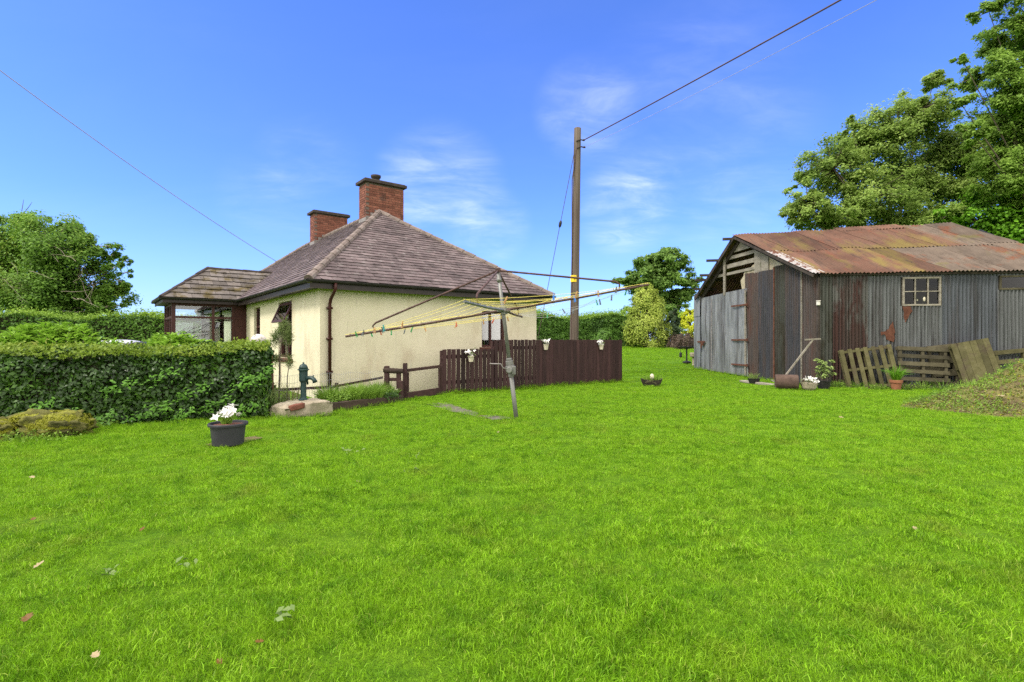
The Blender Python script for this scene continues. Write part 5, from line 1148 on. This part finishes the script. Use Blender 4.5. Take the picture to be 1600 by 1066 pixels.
def hh(x,y):
    s=(Vector((x,y,0))-h0).dot(U_)/(h1-h0).length; b=(Vector((x,y,0))-h0).dot(V_)
    return float(np.interp(s,[0,.41,.55,.69,.82,1],[1.14,1.13,1.10,1.07,1.12,1.20]))+.07*max(0,min(1,b/.8))+.012*math.sin(s*23)+.012*math.sin(s*11+1)
poly=[h0[:2],h1[:2],(h1+V_*.95)[:2],(h0+V_*.95)[:2]]
hd=hedge('clipped_hedge','dark clipped hedge with lighter flat top along the left of the lawn',poly,hh,34000,.078,M['l_hedge'],M['l_new'],newn=11000,sprig=[(.45,.3),(.95,.75),(.75,.12),(.9,.15),(.58,.1),(.62,.62),(.70,.22),(.78,.5),(.84,.30),(.5,.18),(.9,.6),(.66,.15),(.72,.78)])
EXCL.append([(h0-V_*.02)[:2],(h1-V_*.02)[:2],(h1+V_*4)[:2],(h0+V_*9)[:2]])
# weeds at hedge foot and end
for (px,py,n,h,m_,lab) in [(412,652,150,.62,'l_needle','tall wispy grass at the right end of the clipped hedge'),(432,640,110,.5,'l_needle','tall wispy grass between the hedge end and the concrete block'),(62,655,60,.5,'l_weed','tall green weeds behind the mossy rocks'),(20,655,60,.5,'l_weed','tall green weeds at the far left of the hedge foot'),(455,632,110,.45,'l_straw','dry grass stalks behind the water pump')]:
    p=G(px,py); o=tuft('tall_grass',(p.x,p.y,0),n,h,.28,M[m_],None,.012,.16); tag(o,lab,'grass clump')
p=G(450,657); tuft('g',(p.x,p.y,0),70,.12,.6,M['l_weed'],sb,.012,.12).name='grass_fringe'
for px,py,n in ((125,668,220),(150,668,200),(215,664,160),(285,661,160),(345,658,160)):
    p=G(px,py); weeds('foot_weeds',(p.x,p.y+.06,0),n,.28,.16,M['l_hedge' if n<200 else 'l_weed'],hd,.055)
# laurels behind the hedge
def laurel(c,r,n,label):
    o=thing('leafy_shrub',label,'shrub',(c[0],c[1],0),0); mb=MB(); tips=[]
    for i in range(n):
        a=random.uniform(0,6.28);q=math.sqrt(random.uniform(0,1)); x=c[0]+r[0]*q*math.cos(a);y=c[1]+r[1]*q*math.sin(a); z=c[2]*(1-.25*q*q)+random.uniform(-.12,.05); t_=Vector((x,y,z)); tips.append(t_); mb.tube([Vector((c[0]+(x-c[0])*.6,c[1]+(y-c[1])*.6,.0)),t_],[.012,.006],5)
    mb.build('stems',M['bark'],o); ps=[];ns=[];axs=[]
    for q in tips:
        for k in range(16):
            a=random.uniform(0,6.28); up=random.uniform(.25,1.2); d=np.array([math.cos(a),math.sin(a),up]); d/=np.linalg.norm(d); b=np.array(q)-np.array([0,0,random.uniform(0,.25)]); ps.append(b+d*.085); axs.append(d); ns.append(np.array([-d[0]*.7,-d[1]*.7,1])+RNG.normal(size=3)*.2)
    leaves('leaves',np.array(ps),np.array(ns),RNG.uniform(.13,.21,len(ps)),.36,M['l_laurel'],o,axis=np.array(axs)); return o
a=P(75,540,10.6); laurel((a.x,10.6,1.64),(1.35,.6),190,'bright green leafy shrub behind the hedge, broad one at the left')
a=P(292,540,11.6); laurel((a.x,11.2,1.47),(.68,.5),100,'bright green leafy shrub in front of the glazed porch')
# pillar cap
pcp=P(404,533,10.4); o=thing('garden_pillar','pale rounded pillar cap showing above the right end of the hedge','pillar',(pcp.x,10.4,0)); mb=MB(); mb.b2((pcp.x-.11,10.29,0),(pcp.x+.11,10.51,1.22)); mb.build('shaft',M['concrete'],o); blob_mesh('cap',(pcp.x,10.4,1.32),(.14,.14,.115),mat('pale_stone',[(.3,(.5,.45,.42)),(.7,(.66,.62,.58))],scale=8,rough=.9),o,3,.08)
mb=MB(); a=P(424,575,9.4); mb.bar(Vector((a.x,9.4,0)),Vector((a.x-.03,9.4,1.12)),.05,.09,(1,0,0)); o=mb.build('leaning_plank',M['sill']); tag(o,'reddish brown plank standing at the end of the clipped hedge','plank')
# slender shrub in front of cottage
sp_=P(436,604,10.7); sp_.z=0; ss=thing('slender_pine','slender needle shrub with bare stems against the cream wall','shrub',sp_)
Y=10.7; mb=MB(); tips=[P(441,515,Y),P(432,525,Y),P(452,522,Y),P(446,508,Y),P(428,532,Y),P(450,530,Y),P(432,562,Y),P(452,565,Y-.1),P(440,520,Y+.15)]
s0=P(437,560,Y); s1=P(440,535,Y); b0=Vector((P(435,533,Y).x,Y,0))
mb.tube([b0,P(437,590,Y),s0,s1],[.022,.02,.016,.012],7)
for i,t_ in enumerate(tips):
    src=s0 if i in (6,7) else s1; mb.tube([src,src.lerp(t_,.6)+Vector((0,0,-.02)),t_],[.012,.008,.005],5)
mb.tube([Vector((P(448,533,Y).x,Y,.02)),P(449,590,Y),P(452,565,Y)],[.012,.01,.007],5)
mb.build('stems',M['bark'],ss)
bs=[];of=[]
for t_ in tips:
    for k in range(120):
        d=np.array([random.gauss(0,1),random.gauss(0,1),random.gauss(.35,.8)]); d/=np.linalg.norm(d); bs.append(np.array(t_)+d*.02+np.array([random.gauss(0,.02),random.gauss(0,.02),random.gauss(-.02,.06)])); of.append(d*random.uniform(.08,.15))
V,Fq=blades_geo(np.array(bs),np.array(of),np.full(len(bs),.010)); npmesh('needles',V,Fq,M['l_needle'],ss)
# far hedges
a=P(-60,500,24);b=P(275,500,26)
h2=lambda x,y:2.42+.12*math.sin(x*1.3)+.15*mno.noise(Vector((x*.8,y*.8,0)))
hedge('field_hedge','light topped tall hedge running behind the porch under the big left tree',[(-27,23),(-13.5,26.5),(-14,28),(-27.5,24.5)],h2,16000,.15,M['l_farhedge'],M['l_farnew'],newn=7000,topj=.14,inset=.15)
gH=.93
h3=lambda x,y:3.05+.16*math.sin(x*1.1)+.22*mno.noise(Vector((x*.7,y*.7,3)))
hedge('field_hedge','dark green tall hedge beyond the lawn behind the utility pole',[(-1.5,37.5),(9.3,38.2),(9.3,40.0),(-1.5,39.3)],h3,22000,.17,M['l_farhedge'],M['l_farnew'],newn=5200,topj=.17,inset=.2)
# ------------------------------------------------------------------ trees
def tree(name,label,trunk,blobs,nclump,nleaf,lsize,lmat,asp=.5,tr=.22,group=None,twig=None,flat=.6,clr=.42,parts=True,edge=.55,droop=0,cat='tree',wood=None):
    """blobs: (centre, (rx,ry,rz)); leaves sit on clumps spread through each blob's shell; limbs reach every clump"""
    trunk=Vector(trunk); o=thing(name,label,cat,trunk,0,group)
    vol=np.array([b[1][0]*b[1][2] for b in blobs]); vol=vol/vol.sum(); mb=MB(); PP=[];NN=[];lead=[Vector(b[0]) for b in blobs]
    top=max(l.z for l in lead); mid=trunk+(sum(lead,Vector())/len(lead)-trunk)*.45; mid.z=trunk.z+(top-trunk.z)*.35
    mb.tube([trunk-Vector((0,0,.3)),trunk.lerp(mid,.5)+Vector((.1,0,0)),mid],[tr*1.25,tr,tr*.85],10)
    tb=MB()
    for b,v in zip(blobs,vol):
        c=Vector(b[0]); r=b[1]; k=max(4,int(nclump*v)); j=mid.lerp(c,.5)+Vector((random.gauss(0,.2),random.gauss(0,.2),random.uniform(0,.3)))
        mb.tube([mid,j,c],[tr*.24,tr*.13,tr*.05],7)
        cr=clr*(r[0]*r[2])**.5
        for i in range(k):
            d=RNG.normal(size=3); d/=np.linalg.norm(d); rad=edge+(1-edge)*random.random()
            q=np.array(c)+d*np.array(r)*rad; tb.tube([c,c.lerp(Vector(q),.55)+Vector((0,0,.08*cr)),Vector(q)],[tr*.12,tr*.07,tr*.025],4,cap=False)
            s=cr*random.uniform(.6,1.25); n=max(6,int(nleaf*v/k*(s/cr)**1.3))
            e=np.clip(RNG.normal(0,.5,(n,3)),-1.25,1.25)*np.array([s,s,s*flat]); e[:,2]-=droop*s*(e[:,0]**2+e[:,1]**2)/s**2
            PP.append(q+e); out=np.array([d[0]*.5,d[1]*.5,.9]); NN.append(np.tile(out,(n,1))+e/s*.5+RNG.normal(0,.42,(n,3)))
    mb.build('trunk',wood or M['bark'],o); tb.build('branches',M['twig'] if twig else M['bark'],o)
    pos=np.concatenate(PP); nor=np.concatenate(NN); leaves('crown',pos,nor,lsize*RNG.uniform(.6,1.3,len(pos)),asp,lmat,o); return o
def BL(Y,lst,dep=.9,jit=0):
    out=[]
    for x,y,rx,ry,*rest in lst:
        yy=Y+(rest[0] if rest else random.uniform(-.8,.8)); s=yy/F; out.append((P(x,y,yy),(rx*s,max(rx,ry)*s*dep,ry*s)))
    return out
Y=23.5; tx=P(1410,533,Y)
tree('ash_tree','big spreading leafy tree rising behind the rusty shed roof',(tx.x,Y,0.2),BL(Y,[(1262,318,44,34),(1300,262,52,48),(1346,232,48,46),(1330,196,20,14),(1360,305,70,48),(1400,212,60,58),(1440,170,48,38),(1425,285,72,56),(1478,232,52,50),(1490,300,58,45),(1286,338,50,22),(1330,345,70,22),(1530,262,48,48),(1240,338,26,18),(1460,125,30,22),(1420,345,80,25),(1255,285,22,18)]),760,120000,.145,M['l_ash'],asp=.5,tr=.26,flat=.7,clr=.25,edge=.2)
Y=20.5; tx=P(1720,533,Y)
tree('ash_tree','taller leafy tree overhanging the upper right corner of the picture',(tx.x,Y,0.1),BL(Y,[(1560,190,52,42),(1600,240,55,50),(1585,140,52,34),(1530,120,42,20),(1502,90,26,11),(1560,70,52,24),(1610,30,60,40),(1545,18,42,15),(1640,110,60,60),(1570,285,40,36),(1500,160,30,18),(1680,200,80,80),(1660,-40,80,50),(1610,300,40,40),(1520,210,26,26),(1590,200,40,40),(1575,100,40,34),(1600,160,40,40),(1545,250,36,30),(1595,60,36,30),(1590,270,40,34)]),820,135000,.13,M['l_ash2'],asp=.5,tr=.22,flat=.65,clr=.27,edge=.15)
# thick ivy bank behind the shed
Y=21.8; tx=P(1640,533,Y)
tree('ivy_bank','bright green ivy covered bank of growth behind the right end of the shed','ivy' and (tx.x,Y,.1),BL(Y,[(1520,345,50,22,0),(1560,352,45,28,-.3),(1600,370,55,35,-.6),(1650,390,60,60,-.4),(1700,420,60,80,0),(1480,338,40,14,0),(1590,330,50,22,0),(1555,318,45,24,.2),(1600,345,55,40,-.2),(1525,332,42,20,.1),(1580,360,50,26,-.4)],1.0),260,30000,.15,M['l_ivy'],asp=.75,tr=.2,flat=.7,clr=.4,edge=.5,cat='ivy')
Y=30.0; tx=P(30,533,Y)
lt=tree('thorn_tree','broad rounded leafy tree with pale bare twigs at the left','x' and (tx.x,Y,-.1),BL(Y,[(30,400,70,62),(85,385,62,48),(-40,400,80,70),(125,425,48,48),(60,450,85,45),(150,470,48,26),(120,488,60,16),(175,455,26,22),(10,465,80,32),(175,420,16,14),(165,480,26,14),(100,470,60,28),(188,440,16,16),(198,426,14,8),(190,455,18,10),(150,385,30,24),(172,400,18,14),(110,362,30,22),(196,408,12,8),(-90,450,70,50),(50,345,45,18)],1.0),640,120000,.17,M['l_thorn'],asp=.55,tr=.28,flat=.8,clr=.30,edge=.3,twig=True)
mb=MB(); random.seed(5)
for i in range(15):
    x=random.uniform(5,150);y=random.uniform(385,480); p=P(x,y,27.4+random.uniform(-.2,.6)); pts=[p]; d=Vector((random.uniform(-1,1),0,random.uniform(-.6,.3)))
    for k in range(5): d=(d+Vector((random.gauss(0,.45),0,random.gauss(0,.35)))).normalized(); p=p+d*random.uniform(.2,.4); pts.append(p)
    mb.tube(pts,[.012,.011,.01,.009,.007,.005],4)
mb.build('bare_twigs',M['twig'],lt)
mb=MB(); a=P(34,330,29.5); mb.tube([a,P(36,318,29.5),P(37,312,29.5)],[.02,.015,.008],5); mb.tube([P(36,335,29.5),P(46,322,29.5),P(50,316,29.5)],[.02,.014,.008],5); mb.build('top_twig',M['bark'],lt)
Y=60.0; tx=P(1032,533,Y)
tree('sycamore_tree','dome shaped dark green tree standing far behind the golden conifer',(tx.x,Y,.9),BL(Y,[(1030,402,34,13),(1010,418,34,14),(1052,415,32,15),(1075,440,22,14),(985,440,26,12),(1030,438,50,16),(1062,462,30,14),(1015,462,30,14),(1080,462,15,10),(975,438,14,7),(1040,480,36,12),(1000,482,22,10)],1.2),300,60000,.32,M['l_far'],asp=.6,tr=.4,flat=.55,clr=.36,edge=.25)
def conifer(name,label,px,ptop,pbot,Y,prof,n,size,lm,nc=60):
    c=P(px,pbot,Y); c.z=float(gz(c.x,Y)); ztop=P(px,ptop,Y).z; H=ztop-c.z; o=thing(name,label,'conifer' if 'conifer' in name else 'shrub',c)
    mb=MB(); mb.tube([c-Vector((0,0,.1)),c+Vector((0,0,H*.9))],[.16,.03],8)
    PP=[];NN=[];AX=[]
    pr=np.array(prof)
    for i in range(nc):
        f=random.random()**.85; w=np.interp(f,pr[:,0],pr[:,1])*Y/F; a=random.uniform(0,6.28); rr=w*random.choice((random.uniform(.6,.95),random.uniform(.85,1.12))); q=np.array([c.x+rr*math.cos(a),c.y+rr*math.sin(a),c.z+f*H]); s=max(.16,w*.36)*random.uniform(.7,1.2); m=int(n/nc)
        mb.tube([c+Vector((0,0,max(.1,f*H-.4))),Vector(q)],[.03,.012],4,cap=False)
        e=nrm(RNG.normal(size=(m,3)))*(RNG.uniform(0,1,(m,1))**.5)*np.array([s,s,s*1.1]); PP.append(q+e); NN.append(np.tile([math.cos(a),math.sin(a),.5],(m,1))+e/s*.8+RNG.normal(0,.4,(m,3))); AX.append(np.tile([math.cos(a)*.6,math.sin(a)*.6,1],(m,1))+RNG.normal(0,.5,(m,3)))
    mb.build('trunk',M['bark'],o); pos=np.concatenate(PP); pos[:,2]=np.maximum(pos[:,2],c.z+.03); leaves('foliage',pos,np.concatenate(NN),size*RNG.uniform(.6,1.3,len(pos)),.5,lm,o,axis=np.concatenate(AX)); return o
conifer('golden_conifer','tall golden green conifer at the end of the lawn',1011,446,541,36,[(0,24),(.15,28),(.4,29),(.6,25),(.8,18),(.95,11),(1,5)],26000,.125,M['l_gold'],230)
conifer('dark_conifer','small dark green conifer right of the golden conifer',1051,482,540,37,[(0,13),(.3,15),(.7,11),(1,3)],4500,.15,M['l_dark'],60)
conifer('yellow_conifer','bright yellow conifer beside the shed door',1078,482,536,39,[(0,13),(.4,15),(.8,12),(1,4)],4500,.15,M['l_yel'],60)
conifer('purple_shrub','low dusky purple shrub in front of the yellow conifer',1066,523,543,34.5,[(0,20),(.5,21),(1,12)],3000,.13,M['l_purple'],50)
conifer('round_shrub','rounded green shrub in front of the far hedge',946,518,541,35.5,[(0,20),(.5,19),(1,9)],3500,.15,M['l_farhedge'],50)
conifer('round_shrub','light green bush rising behind the far hedge beside the golden conifer',985,478,541,41,[(0,16),(.5,18),(.8,16),(1,8)],3500,.17,M['l_farnew'],50)
conifer('round_shrub','green bush in the gap between the dark and yellow conifers',1066,486,540,44,[(0,13),(.5,15),(1,9)],3000,.17,M['l_farnew'],50)
# ------------------------------------------------------------------ silver car on the drive
cc=Vector((P(196,533,17.6).x,17.6,0)); car=thing('parked_car','silver car of which only the roof shows above the hedge','car',cc,math.radians(12))
def loft(mb,secs,m=0):
    n=len(secs[0]);vs=[v for s in secs for v in s]; fs=[(i*n+k,i*n+(k+1)%n,(i+1)*n+(k+1)%n,(i+1)*n+k) for i in range(len(secs)-1) for k in range(n)]; fs+=[tuple(range(n-1,-1,-1)),tuple((len(secs)-1)*n+k for k in range(n))]; mb.add(vs,fs,m)
def sec(y,w,z0,z1,rnd=.12):
    out=[]
    for a in np.linspace(0,2*math.pi,24,endpoint=False):
        cx,sx_=math.cos(a),math.sin(a); e=.45; out.append((w*abs(cx)**e*(1 if cx>0 else -1),y,(z0+z1)/2+(z1-z0)/2*abs(sx_)**e*(1 if sx_>0 else -1)))
    return out
mb=MB(); loft(mb,[sec(y,w,a,b) for y,w,a,b in ((-2.0,.62,.35,.75),(-1.9,.78,.25,.88),(-1.0,.84,.2,.95),(.3,.85,.2,.97),(1.4,.82,.22,.92),(2.0,.62,.35,.8))]); mb.build('body',M['carpaint'],car,smooth=True,world=False)
mb=MB(); loft(mb,[sec(y,w,.85,b) for y,w,b in ((-1.75,.62,.98),(-1.2,.62,1.24),(-.4,.62,1.30),(.4,.62,1.29),(1.15,.66,.97))]); mb.build('cabin_glass',M['black'],car,smooth=True,world=False)
mb=MB(); 
vs=[];fs=[]
for j,y in enumerate(np.linspace(-1.3,.55,9)):
    for i in range(11):
        x=-.56+1.12*i/10; vs.append((x,y,1.345-.10*(x/.56)**2*.9-.09*max(0,abs((y+.35)/.95))**3))
    
for j in range(8):
    for i in range(10): fs.append((j*11+i,j*11+i+1,(j+1)*11+i+1,(j+1)*11+i))
mb.add(vs,fs); ro=mb.build('car_roof',M['carpaint'],car,smooth=True,world=False); sm=ro.modifiers.new('solid','SOLIDIFY'); sm.thickness=.03
for x in (-.78,.78):
    for y in (-1.25,1.25):
        mb=MB(); mb.lathe([(.12,-.09),(.28,-.1),(.31,-.07),(.31,.07),(.28,.1),(.12,.09)],(x,y,.31),20,Matrix.Rotation(math.pi/2,3,'Y')); mb.build('wheel',M['tyre'],car,world=False)
# ------------------------------------------------------------------ fallen leaves
def fallen(px,py,m_,s,label,n=1):
    p=G(px,py); mb=MB(); out=[(-.5,0),(-.34,.10),(-.22,.32),(-.06,.20),(.08,.36),(.20,.18),(.36,.2),(.5,0),(.36,-.17),(.2,-.2),(.06,-.34),(-.08,-.2),(-.24,-.30),(-.36,-.1)]
    a=random.uniform(0,6.28); s=s*.95; tx_,ty_=random.uniform(-.25,.25),random.uniform(-.1,.4); vs=[]
    for u,v in [(0,0)]+out:
        x,y=u*math.cos(a)-v*math.sin(a),u*math.sin(a)+v*math.cos(a); z=.9*v*v+.25*u*u+random.gauss(0,.02); vs.append((p.x+x*s,p.y+y*s,0.026+s*(z+tx_*x+ty_*y)))
    mb.add(vs,[(0,i+1,(i+1)%14+1) for i in range(14)])
    o=mb.build('fallen_leaf',M[m_]); tag(o,label,'leaf','fallen leaves on the lawn')
for px,py,m_,s,lab in [(42,975,'leaf_red',.075,'large dark brown leaf in the lower left of the lawn'),(149,1034,'leaf_pale',.05,'pale pinkish leaf at the bottom left of the lawn'),(60,890,'leaf_pale',.06,'pale leaf lying left of the green weed tuft'),(343,1044,'leaf_red',.04,'small brown leaf at the bottom edge of the lawn'),(52,817,'leaf_red',.06,'orange brown leaf near the left edge of the lawn'),(222,833,'leaf_red',.05,'curled brown leaf on the lawn below the flower tub'),(50,750,'leaf_pale',.06,'pale leaf nearest the mossy rocks'),(405,1012,'leaf_red',.04,'brown crumpled leaf at the lower middle of the lawn'),(655,680,'leaf_red',.06,'small orange leaf on the lawn before the garden gate'),(1430,832,'leaf_pale',.05,'pale leaf on the right half of the lawn'),(1315,655,'leaf_pale',.09,'pale leaf on the lawn before the shed'),(1284,628,'leaf_pale',.09,'pale leaf on the lawn nearest the garden roller'),(992,614,'leaf_pale',.10,'pale leaf beside the boat shaped planter'),(778,678,'leaf_pale',.07,'pale leaf on the lawn below the clothes line post'),(559,757,'leaf_pale',.05,'tiny pale leaf in the middle of the lawn'),(1525,640,'leaf_pale',.16,'large pale leaf lying on the slope of the compost heap')]:
    fallen(px,py,m_,s,lab)
    if 'compost' in lab:
        o=COL.objects[-1] if False else bpy.data.objects[[x.name for x in COL.objects if x.get('label')==lab][0]]; o.location=(hc.x-1.55-G(px,py).x,hc.y-.62-G(px,py).y,.30)
for px,py,n,lab in [(547,711,9,'flat grey green weed rosette on the lawn, nearest the gate'),(640,743,7,'scattered grey green weed leaves in the middle of the lawn'),(641,718,5,'small pair of grey green weed leaves above the middle of the lawn'),(175,906,10,'grey green weed tuft at the lower left of the lawn'),(290,893,6,'pair of grey green weed leaves right of the lower left tuft'),(440,975,9,'grey green weed rosette with pale leaf at the lower middle of the lawn')]:
    p=G(px,py); s=p.y/9; ps=np.array([p.x,p.y,.05])+RNG.normal(0,1,(n,3))*[.09*s,.09*s,.008]; o=leaves('lawn_weed',ps,RNG.normal(0,.4,(n,3))+[0,-.2,1],RNG.uniform(.05,.10,n)*max(.6,s),.5,M['leaf_gr']); tag(o,lab,'weed')
# ------------------------------------------------------------------ grass
src=bpy.data.collections.new('grass_sources')
for v in range(5):
    n=640; r=.24*np.sqrt(RNG.uniform(0,1,n)); a=RNG.uniform(0,6.283,n); base=np.stack([r*np.cos(a),r*np.sin(a),np.full(n,-.008)],1)
    clump=RNG.normal(0,.25,(14,2)); cid=RNG.integers(0,14,n); lean=clump[cid]+RNG.normal(0,.42,(n,2)); Lh=RNG.uniform(.016,.042,n)*(.75+.5*(cid/13.))*(1-.35*(r/.24)**2)
    off=np.stack([lean[:,0]*Lh,lean[:,1]*Lh,Lh],1); V,Fq=blades_geo(base,off,RNG.uniform(.002,.0038,n)); me=bpy.data.meshes.new('grass_tuft'); 
    k=4; me.vertices.add(len(V)); me.vertices.foreach_set('co',V.astype(np.float32).ravel()); me.loops.add(Fq.size); me.loops.foreach_set('vertex_index',Fq.astype(np.int32).ravel()); me.polygons.add(len(Fq)); me.polygons.foreach_set('loop_start',np.arange(0,Fq.size,4,dtype=np.int32)); me.materials.append(M['grass']); me.update(calc_edges=True)
    src.objects.link(bpy.data.objects.new('grass_tuft',me))
def band(y0,y1,dens,smin,smax):
    wmax=2*(1.12*y1+2.6); n=int(wmax*(y1-y0)*dens); y=RNG.uniform(y0,y1,n); x=RNG.uniform(-.5,.5,n)*wmax; k=np.abs(x)<1.12*y+2.6; x,y=x[k],y[k]; n=len(x); return x,y,RNG.uniform(smin,smax,n)
parts=[band(.9,3.2,60,.75,1.15),band(3.2,7,44,.8,1.25),band(7,13,30,.85,1.35),band(13,24,14,1.0,1.5),band(24,44,7,1.4,2.0)]
x=np.concatenate([p[0] for p in parts]);y=np.concatenate([p[1] for p in parts]);s=np.concatenate([p[2] for p in parts])
ok=~((y>37.3)&(x<9.3)); ok&=~((x<-3)&(y>11.5))
for poly in EXCL: ok&=~inpoly(x,y,poly)
x,y,s=x[ok],y[ok],s[ok]; z=gz(x,y)
hv=np.array([mno.noise(Vector((a*1.3,b*1.3,9)))+.5*mno.noise(Vector((a*4,b*4,1))) for a,b in zip(x,y)]); s=s*(1+.16*hv)
me=bpy.data.meshes.new('grass'); me.vertices.add(len(x)); me.vertices.foreach_set('co',np.stack([x,y,z],1).astype(np.float32).ravel())
at=me.attributes.new('rot','FLOAT_VECTOR','POINT'); rv=np.zeros((len(x),3),np.float32); rv[:,2]=RNG.uniform(0,6.283,len(x)); rv[:,0]=np.array([.42*mno.noise(Vector((a*1.1,b*2.2,11))) for a,b in zip(x,y)]); rv[:,1]=np.array([.35*mno.noise(Vector((a*1.3,b*2.0,17))) for a,b in zip(x,y)]); rv[:,:2]+=RNG.normal(0,.06,(len(x),2)); at.data.foreach_set('vector',rv.ravel())
at=me.attributes.new('scl','FLOAT_VECTOR','POINT'); hz2=np.array([mno.noise(Vector((a*2.6,b*2.6,4)))+.8*mno.noise(Vector((a*6,b*6,7))) for a,b in zip(x,y)]); sv=np.stack([s,s,s*np.clip(.80+.16*hv+.38*hz2,.45,1.6)],1).astype(np.float32); at.data.foreach_set('vector',sv.ravel())
at=me.attributes.new('idx','INT','POINT'); at.data.foreach_set('value',RNG.integers(0,5,len(x)).astype(np.int32)); me.update()
gr=bpy.data.objects.new('grass',me); COL.objects.link(gr); me.materials.append(M['grass']); gr['kind']='stuff'; gr['label']='bright green mown grass covering the garden lawn'; gr['category']='grass'
ng=bpy.data.node_groups.new('grass_scatter','GeometryNodeTree'); ng.interface.new_socket('Geometry',in_out='INPUT',socket_type='NodeSocketGeometry'); ng.interface.new_socket('Geometry',in_out='OUTPUT',socket_type='NodeSocketGeometry')
gi=ng.nodes.new('NodeGroupInput'); go_=ng.nodes.new('NodeGroupOutput'); ci=ng.nodes.new('GeometryNodeCollectionInfo'); ci.inputs['Collection'].default_value=src; ci.inputs['Separate Children'].default_value=True; ci.inputs['Reset Children'].default_value=True
ip=ng.nodes.new('GeometryNodeInstanceOnPoints'); ip.inputs['Pick Instance'].default_value=True
def NA(nm,ty):
    q=ng.nodes.new('GeometryNodeInputNamedAttribute'); q.data_type=ty; q.inputs['Name'].default_value=nm; return q.outputs['Attribute']
nl=ng.links.new; nl(gi.outputs[0],ip.inputs['Points']); nl(ci.outputs[0],ip.inputs['Instance']); nl(NA('idx','INT'),ip.inputs['Instance Index']); nl(NA('rot','FLOAT_VECTOR'),ip.inputs['Rotation']); nl(NA('scl','FLOAT_VECTOR'),ip.inputs['Scale']); nl(ip.outputs[0],go_.inputs[0])
gm=gr.modifiers.new('scatter','NODES'); gm.node_group=ng
